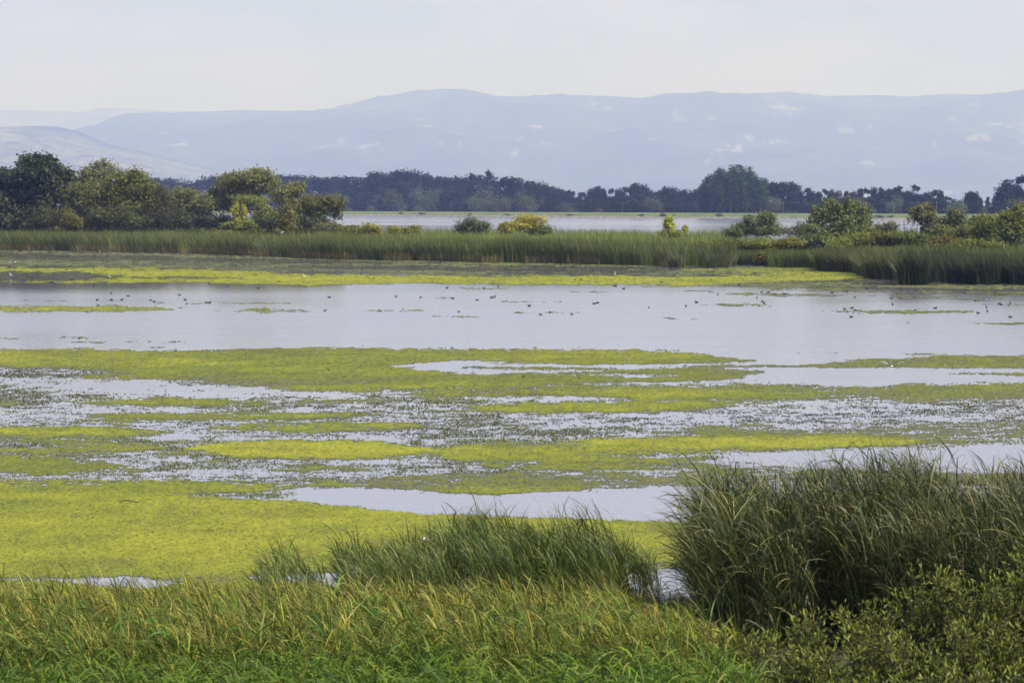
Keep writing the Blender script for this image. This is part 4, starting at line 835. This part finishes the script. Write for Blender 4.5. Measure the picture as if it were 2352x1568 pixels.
while x_ < 2460:
    top = np.interp(x_, TL[:, 0], TL[:, 1]) + rng.uniform(-1, 4)
    kd = rng.choice(['round', 'column', 'open'], p=[.5, .3, .2])
    far_tree(x_, rng.uniform(110, 175), top, kd, f'{SHAPE[kd]} dark tree in the hazy forest behind the dike, above the {near_mark(x_)}', FG, width=rng.uniform(.8, 1.15))
    x_ += rng.uniform(12, 19)
x_ = 340.0
while x_ < 2460:
    top = np.interp(x_, TL[:, 0], TL[:, 1]); top = top + (487 - top) * rng.uniform(.22, .55)
    kd = rng.choice(['round', 'bush', 'column'], p=[.6, .25, .15])
    far_tree(x_, rng.uniform(70, 110), top, kd, f'{SHAPE[kd]} lower tree at the far forest front, above the {near_mark(x_)}', 'lower trees at the forest front', width=rng.uniform(.9, 1.5))
    x_ += rng.uniform(17, 27)
# picked out trees and bushes on the far side
for a in ((1125, 120, 387, 'open', 'spindly tree with a ragged top rising above the far forest', .55), (2103, 120, 421, 'open', 'slim ragged tree standing clear at the low end of the forest', .7), (2060, 130, 424, 'open', 'forked open tree next to the slim ragged one', .8),
          (2313, 70, 407, 'round', 'tall broad tree at the edge beyond the golden thicket', 1.0), (2346, 75, 398, 'open', 'highest thin-topped tree at the edge of the far shore', .9), (2232, 80, 436, 'round', 'grey-blue rounded tree before the low gap in the forest', 1.0), (2152, 85, 432, 'round', 'broad soft grey tree beside the forest gap', 1.3),
          (1373, 130, 424, 'round', 'umbrella-topped dark tree rising from the low forest stretch', 1.1), (1461, 130, 418, 'round', 'highest dark crown between umbrella-topped tree and poplar grove', 1.0), (1100, 100, 396, 'open', 'pale-leaved tree beside the spindly ragged one', .8)):
    far_tree(a[0], a[1], a[2], a[3], a[4], None, width=a[5])
for a in ((1205, 52, 434, 'bush', 'light green round tree standing on the far dike', 1.25), (1095, 58, 438, 'bush', 'pale dome-shaped tree left of the round dike tree', 1.1), (1045, 60, 440, 'open', 'thin pale tree pair at the forest foot', 1.1), (1305, 50, 460, 'bush', 'pale silvery bush on the far dike', 1.7), (1372, 48, 474, 'bush', 'small pale bush between the silvery bush and willow', 1.6),
          (1462, 50, 445, 'open', 'pale weeping tree on the far dike', 1.25), (850, 50, 470, 'bush', 'low round bush behind the far dike near the island tip', 1.6), (965, 50, 468, 'bush', 'wide pale bush on the far dike', 1.9), (925, 52, 475, 'bush', 'little bush beside the wide pale one', 1.4), (1815, 48, 480, 'bush', 'small bush next to the power pole', 2.0),
          (1150, 58, 448, 'bush', 'blue-green bush between two pale dike trees', 1.2), (1945, 46, 478, 'bush', 'flat pale bush behind the twin-topped tree', 2.4), (2000, 46, 478, 'bush', 'low bush on the dike right of the twin-topped tree', 1.8), (2110, 60, 466, 'bush', 'dark olive bush beyond the drooping willow', 1.6), (2195, 55, 460, 'bush', 'dark round thicket on the dike over the golden shrubs', 2.0), (800, 50, 475, 'bush', 'small hazy bush just past the sunny willow', 1.5), (2330, 58, 448, 'bush', 'light green tree at the edge of the dike', 1.3), (2280, 55, 462, 'open', 'thin pale tree before the broad edge tree', 1.0)):
    far_tree(a[0], a[1], a[2], a[3], a[4], 'bushes on the far dike', name='dike_bush', width=a[5], cat='bush')
# low bushes on the stony slope
for px_, s_ in ((1080, 6), (1165, 6), (920, 5), (970, 6), (1310, 5), (1475, 7), (1520, 6), (1545, 7), (1720, 6), (1750, 7), (1865, 6), (1990, 6), (2020, 6), (2045, 6), (1650, 6)):
    t_ = float(bearing_t(px_, np.array(float(s_)))); Y_ = bank_pt(np.array(float(s_)), np.array(t_))[1]
    far_tree(px_, s_, HZ + (CAM_H - np.interp(s_, prof_s, prof_z) - rng.uniform(1.2, 2.0)) * F / Y_, 'bush', f'low dark bush on the stony river slope above the {near_mark(px_)}', 'bushes on the stony slope', name='slope_bush', width=rng.uniform(2.0, 4.2), cat='bush')

# round poplar grove: many stems under one dome, each tree its own thing
def poplar(px_, s_, top, rx_px, label):
    t_ = float(bearing_t(px_, np.array(float(s_)))); X, Y = bank_pt(np.array(float(s_)), np.array(t_)); base = float(np.interp(s_, prof_s, prof_z))
    k_ = Y / F; h_ = CAM_H + (HZ - top) * k_ - base; r_ = rx_px * k_
    root = empty('poplar_tree', (X, Y, base), label, 'tree', 'poplars of the round grove')
    lob = [(rng.normal() * .25 * r_, rng.normal() * .3 * r_, h_ * z_, r_ * q_ * 1.25, r_ * q_ * 1.25, h_ * .14) for z_, q_ in ((.26, .75), (.38, .95), (.5, 1), (.62, 1), (.74, .95), (.85, .8))]
    P, O, tone = lobe_points(lob, 3200, 12, .24, .35); P[:, 2] = np.clip(P[:, 2], .4, h_)
    V, Fq = leaves(P, .42 * rng.uniform(.6, 1.3, len(P)), .6, O, .3)
    c = np.array((0.062, 0.10, 0.03))[None] * (tone * rng.uniform(.7, 1.35, len(P)))[:, None]
    build('crown', V, [Fq], M_FAR, root, np.repeat(c, 4, 0))
    parts = [bent((0, 0, -.3), (rng.normal() * .5, 0, h_ * .85), .42, .08, 6, .015)] + [bent((0, 0, h_ * .3), l_[:3], .12, .04, 4, .05, .05) for l_ in lob[1:]]
    v_, f_ = join(parts); build('trunk', v_, [f_], M_BARK, root)
dome = np.array([(1604, 450), (1612, 425), (1625, 402), (1645, 388), (1672, 378), (1690, 377), (1710, 381), (1730, 392), (1748, 408), (1757, 425), (1760, 450)], float)
words = ['outermost poplar on the side facing the umbrella-topped tree', 'second poplar from the low forest end of the grove', 'third poplar of the round grove, still on its low side', 'poplar left of the grove middle', 'tallest poplar in the middle of the round grove', 'twin of the tallest poplar in the middle of the grove', 'poplar right of the grove middle', 'sloping shoulder poplar of the round grove', 'yellower outermost poplar beside the power pole']
for i, px_ in enumerate((1614, 1630, 1646, 1662, 1678, 1695, 1712, 1730, 1746)):
    poplar(px_, 46 + rng.uniform(-4, 8), np.interp(px_, dome[:, 0], dome[:, 1]) + 1, 12.5, words[i])

# power line behind the dike
M_POLE = flat_mat('weathered_pole', (0.26, 0.25, 0.24), .8); M_WIRE = flat_mat('wire_metal', (0.2, 0.2, 0.21), .6)
ptop = []
for px_, lab in ((1037, 'power pole by the thin pale trees'), (1429, 'power pole beside the pale weeping tree'), (1799, 'power pole between the poplar grove and twin-topped tree'), (2150, 'power pole at the low end of the forest')):
    t_ = float(bearing_t(px_, np.array(48.0))); X, Y = bank_pt(np.array(48.0), np.array(t_))
    pr = empty('power_pole', (X, Y, 1.5), lab, 'power pole', 'power poles behind the dike')
    v_, f_ = tube([(0, 0, -.5), (0, 0, 3), (0, 0, 6.6)], [.09, .08, .06], 8); build('pole', v_, [f_], M_POLE, pr)
    a_ = np.array([bt[1], -bt[0]]); v_, f_ = tube([(-bn[0] * .9, -bn[1] * .9, 6.2), (bn[0] * .9, bn[1] * .9, 6.2)], [.045, .045], 4); build('crossarm', v_, [f_], M_POLE, pr)
    ptop.append((X, Y))
wr = []
for (xa, ya), (xb, yb) in zip(ptop[:-1], ptop[1:]):
    for sgn in (-.8, 0, .8):
        p_ = [(xa + (xb - xa) * q_ + bn[0] * sgn, ya + (yb - ya) * q_ + bn[1] * sgn, 7.78 - 1.1 * math.sin(q_ * math.pi) + (.35 if sgn == 0 else 0)) for q_ in np.linspace(0, 1, 12)]
        wr.append(tube(p_, [.011] * 12, 3))
v_, f_ = join(wr); tag(build('power_line', v_, [f_], M_WIRE), 'thin wires sagging from pole to pole behind the dike', 'power line')

# stones along the far waterline
n = 2600
t_ = rng.uniform(-420, 330, n); s_ = rng.normal(1.2, 1.1, n) ; s_[: n // 3] = rng.uniform(0, 6, n // 3)
P2 = bank_pt(s_ + 3.0 * (fbm(t_ * 0.02, t_ * 0 + 3, 11) - 0.5), t_); zb = np.interp(s_, prof_s, prof_z)
oc = np.array([(1, 0, 0), (0, 1, 0), (-1, 0, 0), (0, -1, 0), (0, 0, 1), (0, 0, -1)], float)
of = np.array([(0, 1, 4), (1, 2, 4), (2, 3, 4), (3, 0, 4), (1, 0, 5), (2, 1, 5), (3, 2, 5), (0, 3, 5)])
r_ = rng.uniform(.12, .42, n)
V = np.stack([P2[:, 0], P2[:, 1], zb + .05], -1)[:, None] + oc[None] * r_[:, None, None] * rng.uniform(.6, 1.3, (n, 6, 1)) * np.array([1.5, 1.2, .7])
Fr = (np.arange(n)[:, None, None] * 6 + of[None]).reshape(-1, 3)
cs = np.array([(0.30, 0.27, 0.25)]) * rng.uniform(.5, 1.7, (n, 1))
tag(build('stones', V.reshape(-1, 3), [Fr], attr_mat('bank_stone', var=.2), cols=np.repeat(cs, 6, 0)), 'pale loose stones strewn along the far waterline', 'stones', kind='stuff')

# ------------------------------------------------------------------ leafy shrubs at the near right
M_SLEAF = leaf_mat('shrub_leaves', .35, .45, .35)
def near_shrub(x, Y, h, spread, nst, label, col=(0.105, 0.118, 0.016)):
    z0 = float(bank_z(np.array(x), np.array(Y)))
    root = empty('willow_shrub', (x, Y, z0), label, 'shrub', 'leafy shrubs on the near bank')
    tubes = []; P = []; D = []; cc = []
    for k in range(nst):
        a = rng.uniform(0, 6.28); r0 = spread * rng.random() ** .6
        hh = h * (.35 + .72 * rng.random() ** .8); foot = np.array([math.cos(a) * r0 * .3, math.sin(a) * r0 * .3, -.1])
        tip = np.array([math.cos(a) * r0 + rng.normal() * .06 - .05, math.sin(a) * r0, hh])
        ts_ = np.linspace(0, 1, 6); path = [foot + (tip - foot) * np.array([t ** 1.3, t ** 1.3, t ** .9]) + rng.normal(0, .012, 3) for t in ts_]
        tubes.append(tube(path, np.linspace(.009, .003, 6), 4))
        path = np.array(path); m_ = int(46 * hh / 1.2) + 9
        tq = rng.uniform(.18, 1.0, m_); pp = np.stack([np.interp(tq, ts_, path[:, j]) for j in range(3)], -1)
        ang = rng.uniform(0, 6.28, m_); ll = rng.uniform(.065, .135, m_) * (1.1 - .35 * tq)
        dd = np.stack([np.cos(ang), np.sin(ang), rng.uniform(.1, 1.3, m_) + (tq > .93) * 1.2], -1); dd /= np.linalg.norm(dd, axis=1)[:, None]
        # short side twigs
        tw = rng.uniform(0, .17, m_) * (rng.random(m_) < .65); pp = pp + dd * np.array([1, 1, .4]) * tw[:, None]
        P.append(pp); D.append(dd * ll[:, None])
        young = np.clip((tq - .75) * 4, 0, 1)[:, None]
        cc.append((np.array(col)[None] * (1 - young) + np.array((0.26, 0.30, 0.04))[None] * young) * rng.uniform(.65, 1.4, (m_, 1)))
    P = np.concatenate(P); D = np.concatenate(D); cc = np.concatenate(cc); n_ = len(P)
    sd = np.cross(D, rng.normal(0, 1, (n_, 3)) + np.array([0, 0, .8])); sd /= np.linalg.norm(sd, axis=1)[:, None] + 1e-9
    wd = np.linalg.norm(D, axis=1)[:, None] * .15; nm = np.cross(D, sd)
    V = np.stack([P, P + D * .5 + sd * wd + nm * .1, P + D * .55 - nm * .12, P + D * .5 - sd * wd + nm * .1, P + D], 1)
    b = np.arange(n_)[:, None] * 5
    Fq = np.concatenate([b + np.array([[0, 1, 2]]), b + np.array([[1, 4, 2]]), b + np.array([[0, 2, 3]]), b + np.array([[2, 4, 3]])])
    build('foliage', V.reshape(-1, 3), [Fq], M_SLEAF, root, np.repeat(cc, 5, 0))
    v_, f_ = join(tubes); build('stems', v_, [f_], M_BARK, root)
near_list = [(3.05, 36.6, .75, .55, 34, 'small leafy shrub at the mouth of the inlet'), (3.9, 37.2, .95, .5, 34, 'leafy shrub with one tall shoot in front of the reeds'), (4.8, 37.4, 1.05, .55, 38, 'leafy shrub below the black hollow in the reeds'), (3.6, 34.6, .75, .7, 46, 'lowest leafy shrub at the bottom edge by the grass'), (4.7, 34.8, .9, .75, 54, 'broad leafy shrub at the bottom edge between grass and corner'),
             (5.6, 37.6, 1.42, .5, 44, 'pointed leafy shrub standing tallest left of the corner mass'), (6.3, 37.4, 1.42, .55, 52, 'dense leafy shrub just right of the pointed one'), (7.0, 37.6, 1.66, .5, 52, 'high leafy shrub overlapping the tall reeds'), (7.7, 37.4, 1.66, .6, 58, 'tallest leafy shrub at the picture corner'), (5.7, 34.6, 1.05, .8, 70, 'low dense leafy shrub in front of the pointed one'), (6.8, 34.6, 1.15, .8, 76, 'dense leafy shrub filling the bottom corner'), (2.9, 33.2, .55, .5, 30, 'sparse little shrub among the meadow grass'), (4.1, 32.6, .6, .7, 44, 'low olive shrub along the bottom edge beside the grass'), (5.4, 32.6, .7, .8, 52, 'low olive shrub along the bottom edge under the pointed one'), (8.4, 36, 1.5, .7, 60, 'leafy shrub cut by the picture edge')]
for a in near_list: near_shrub(*a)

# ------------------------------------------------------------------ water birds
M_COOT = flat_mat('coot_plumage', (0.012, 0.012, 0.014), .6, .25); M_BILL = flat_mat('coot_bill', (0.75, 0.70, 0.68), .5); M_WHITE = flat_mat('white_plumage', (0.82, 0.82, 0.80), .7); M_GREYW = flat_mat('grey_plumage', (0.45, 0.46, 0.48), .7)
def lathe_x(prof, sides=8, sy=1.0, sz=1.0):
    V = []; Fq = []
    for i, (x, z, r) in enumerate(prof):
        for k in range(sides):
            th = 2 * math.pi * k / sides; V.append((x, r * sy * math.cos(th), z + r * sz * math.sin(th)))
    for i in range(len(prof) - 1):
        for k in range(sides):
            k2 = (k + 1) % sides; Fq.append((i * sides + k, i * sides + k2, (i + 1) * sides + k2, (i + 1) * sides + k))
    return np.array(V), np.array(Fq)
def coot_mesh(kind):
    body = lathe_x([(-.24, .09, .004), (-.19, .075, .035), (-.12, .06, .075), (-.02, .055, .10), (.08, .055, .09), (.14, .06, .055), (.165, .065, .01)], 10, 1.0, .95)
    parts = [body]
    if kind != 'feeding':
        parts.append(tube([(.10, 0, .08), (.145, 0, .14), (.15, 0, .19), (.165, 0, .225)], [.05, .034, .03, .036], 8))
        parts.append(lathe_x([(.12, .228, .006), (.135, .23, .034), (.165, .232, .042), (.195, .228, .032), (.212, .224, .012)], 8))
    else:
        parts.append(tube([(.10, 0, .06), (.16, 0, .06), (.20, 0, .02), (.22, 0, -.03)], [.05, .036, .03, .02], 8))
    v_, f_ = join(parts)
    return v_ * np.array([.95, .9, .82]), f_
COOT = {}
for kd in ('swimming', 'feeding'):
    v_, f_ = coot_mesh(kd); o_ = build('coot', v_, [f_], M_COOT, smooth=True, link=False)
    bl = None
    if kd == 'swimming':
        v2, f2 = lathe_x([(.205, .235, .016), (.225, .226, .013), (.255, .214, .004)], 6); bl = build('bill', v2 * np.array([.95, .9, .82]), [f2], M_BILL, link=False)
    COOT[kd] = (o_, bl)
crops = {0: '1275,390,R 1118,466,L 1280,465,L 1400,465,R 1130,531,L 1730,470,F 1770,486,F 2063,410,L 2125,464,L 822,238,R 1078,298,A 432,103,R 762,123,R 1075,114,L 2255,213,R 237,132,F 1472,420,F 596,262,L',
         800: '18,497,L 56,495,R 613,333,R 1157,311,A 1430,436,F 2197,426,R 1382,590,R 2010,592,L 52,281,L 1806,123,R 1797,163,F 857,65,A 1593,68,A 850,255,F 1940,220,F',
         1600: '127,437,L 497,450,F 775,467,F 943,439,R 977,432,A 428,327,R 855,333,L 1017,318,A 1375,534,L 2120,508,F 2158,499,F 566,602,F 1240,611,F 1615,610,L 1505,637,L 1863,631,L 1470,154,R 1900,232,R 1962,232,R 1362,270,F 667,134,A 868,145,A 525,147,L 405,160,A 1122,107,A 1125,68,A',
         2400: '12,306,R 108,337,R 392,554,A 822,538,A 943,494,L 1190,404,A 1636,441,A 1690,378,R 1768,380,R 1820,402,F 1858,406,L 1955,399,L 1698,483,F 1718,502,R 1432,287,R 1108,234,F 2050,253,L 538,262,L 582,142,L 1602,160,L 2165,163,R 1452,220,A',
         3200: '430,267,F 333,311,R 545,337,L 768,329,R 148,385,F 322,372,A 410,436,R 888,390,F 828,446,F 935,450,R 1088,444,R 842,519,A 292,572,L 375,562,R 414,584,F 368,663,L 1100,584,F 1332,562,R 1668,383,R 1970,362,R 2020,390,R 1790,477,R 2195,496,A 2068,509,F 2087,522,R 1920,552,A 1930,597,A 1825,617,L 2195,662,L 1225,335,A 1975,337,L'}
birds = []
for ox, s in crops.items():
    for tkn in s.split():
        a, b, c = tkn.split(','); birds.append(((ox + float(a) / 2.94) * .588, (1010 + float(b) / 2.94) * .588 + 2.0, c))
birds += [(900, 849, 'A'), (755, 850, 'L'), (1202, 866, 'R'), (403, 807, 'R'), (1330, 869, 'F'), (1486, 1338, 'L')]
def bandname(y): return 'on dull weed' if y < 617 else 'in the yellow duckweed band' if y < 655 else 'on water just past the duckweed' if y < 680 else 'on open pale water' if y < 800 else 'on the near mats'
cells = {}
for b in sorted(birds, key=lambda q_: q_[0]):
    mk = next(nm for lim, nm in marks if b[0] < lim); cells.setdefault((bandname(b[1]), mk, b[2]), []).append(b)
ords = ['first', 'second', 'third', 'fourth', 'fifth', 'sixth', 'seventh']
words_ = {'L': 'coot facing left', 'R': 'coot facing right', 'A': 'coot seen end-on', 'F': 'hunched feeding coot'}
def place_coot(x, y, c, label, group):
    p = ground(x, y); src, bl = COOT['feeding' if c == 'F' else 'swimming']
    o = src.copy(); C.objects.link(o); o.location = (p[0], p[1], 0.0)
    o.rotation_euler = (0, 0, {'L': math.pi, 'R': 0.0, 'A': math.pi / 2, 'F': rng.choice([0, math.pi])}[c] + rng.normal() * .3); k_ = rng.uniform(.52, .7) * (.6 if y > 800 and y < 1000 else 1); o.scale = (k_,) * 3
    tag(o, label, 'coot', group)
    if bl is not None and p[1] < 215:
        q_ = bl.copy(); C.objects.link(q_); q_.parent = o
for (bd, mk, c), lst in cells.items():
    for i, b in enumerate(lst):
        lab = f'{words_[c]} {bd} below the {mk}'
        if len(lst) > 1: lab = f'{ords[i]} {words_[c]} of {len(lst)} {bd} below {mk}'
        place_coot(*b, lab, 'coots scattered over the lake')
for _ in range(38):
    x = rng.uniform(60, 1500); y = np.interp(x, FRONT[:, 0], FRONT[:, 1]) + rng.uniform(3, 12)
    place_coot(x, y, rng.choice(['L', 'R', 'A', 'F']), f'tiny dark coot close under the far reeds below the {near_mark(x)}', 'tiny coots close under the far reeds')

def flying_gull(x, y, Y, yaw, up, label, span=1.0):
    p = at(x, y, Y); r = empty('gull', p, label, 'gull', 'white gulls'); r.rotation_euler = (0, 0, yaw)
    v_, f_ = lathe_x([(-.24, 0, .004), (-.18, .005, .03), (-.05, 0, .055), (.06, 0, .055), (.12, .012, .035), (.16, .018, .036), (.19, .014, .02), (.23, .008, .003)], 8); build('body', v_, [f_], M_WHITE, r, smooth=True)
    for s in (-1, 1):
        st = [(.06, .03, 0, .16), (.12, .22, up * .16, .15), (.06, .40, up * .20, .11), (-.06, .58, up * .14, .02)]
        V = []
        for xx, yy, zz, ch in st: V += [(xx + ch * .4, s * yy * span, zz + .008), (xx - ch * .6, s * yy * span, zz), (xx, s * yy * span, zz - .006)]
        Fq = [(3 * i, 3 * i + 1, 3 * i + 4, 3 * i + 3) for i in range(3)] + [(3 * i, 3 * i + 3, 3 * i + 5, 3 * i + 2) for i in range(3)] + [(3 * i + 2, 3 * i + 5, 3 * i + 4, 3 * i + 1) for i in range(3)]
        build('wing', np.array(V), [np.array(Fq)], [M_WHITE], r)
flying_gull(2048, 842, 118, R(75), 1.0, 'white gull gliding low over the water past the near mats', 1.1)
flying_gull(35, 602, 250, R(100), -.2, 'white gull flying low at the side by the yellow duckweed')
flying_gull(648, 534, 380, R(20), .8, 'white gull flying over the reeds below the dome-shaped willow', 1.2)
flying_gull(261, 413, 430, R(10), .5, 'white gull flying in front of the olive willow crowns', 1.2)
flying_gull(1770, 463, 900, R(30), .9, 'dusky gull in the air beside the poplar grove', 1.6)
def egret(x, y, label, k=1.0):
    p = ground(x, y); r = empty('egret', (p[0], p[1], 0), label, 'egret', 'white egrets wading'); r.scale = (k,) * 3; r.rotation_euler = (0, 0, rng.uniform(0, 6))
    b = lathe_x([(-.26, .36, .005), (-.18, .40, .05), (-.05, .46, .095), (.08, .52, .08), (.14, .56, .03)], 8); nk = tube([(.10, 0, .54), (.20, 0, .64), (.15, 0, .74), (.20, 0, .84), (.27, 0, .86)], [.05, .03, .024, .026, .03], 6)
    v_, f_ = join([b, nk]); build('body', v_, [f_], M_WHITE, r, smooth=True)
    v_, f_ = tube([(.28, 0, .86), (.40, 0, .84)], [.016, .003], 5); build('bill', v_, [f_], M_BILL, r)
    for s in (-.05, .05):
        v_, f_ = tube([(.0, s, .42), (.02, s, .2), (0, s, -.2)], [.014, .012, .010], 5); build('leg', v_, [f_], M_COOT, r)
egret(252, 641, 'white egret standing in the yellow duckweed below the olive willow', .5)
egret(229, 583, 'white egret at the foot of the far reeds', .6)
egret(25, 638, 'egret wading in the dark reflection by the side edge', .55)
egret(699, 641, 'egret on the duckweed below the slim willow', .6); egret(1413, 638, 'small white egret on the duckweed below the umbrella-topped tree', .7)

# ------------------------------------------------------------------ small floating things
p = ground(981, 1243); r = empty('plastic_bottle', (p[0], p[1], .02), 'white plastic bottle lying on the duckweed behind the green reeds', 'bottle'); r.rotation_euler = (0, 0, .2)
v_, f_ = lathe_x([(-.13, .02, .002), (-.13, .02, .04), (-.04, .02, .042), (-.03, .02, .036), (-.01, .02, .042), (.07, .02, .042), (.11, .02, .016)], 10); build('body', v_, [f_], flat_mat('white_plastic', (.85, .85, .85), .35), r, smooth=True)
v_, f_ = lathe_x([(.11, .02, .018), (.135, .02, .018), (.136, .02, .002)], 10); build('cap', v_, [f_], flat_mat('cap_plastic', (.3, .3, .32), .4), r)
p = ground(297, 1154); v_, f_ = tube([(-.28, .1, .03), (-.05, .0, .05), (.2, -.06, .02), (.3, -.02, .08)], [.008, .014, .012, .005], 5)
o = build('stick', v_, [f_], M_BARK); o.location = (p[0], p[1], 0); tag(o, 'dark stick lying on the big near duckweed mat', 'stick')
print('tris', sum(len(m.polygons) for m in bpy.data.meshes))
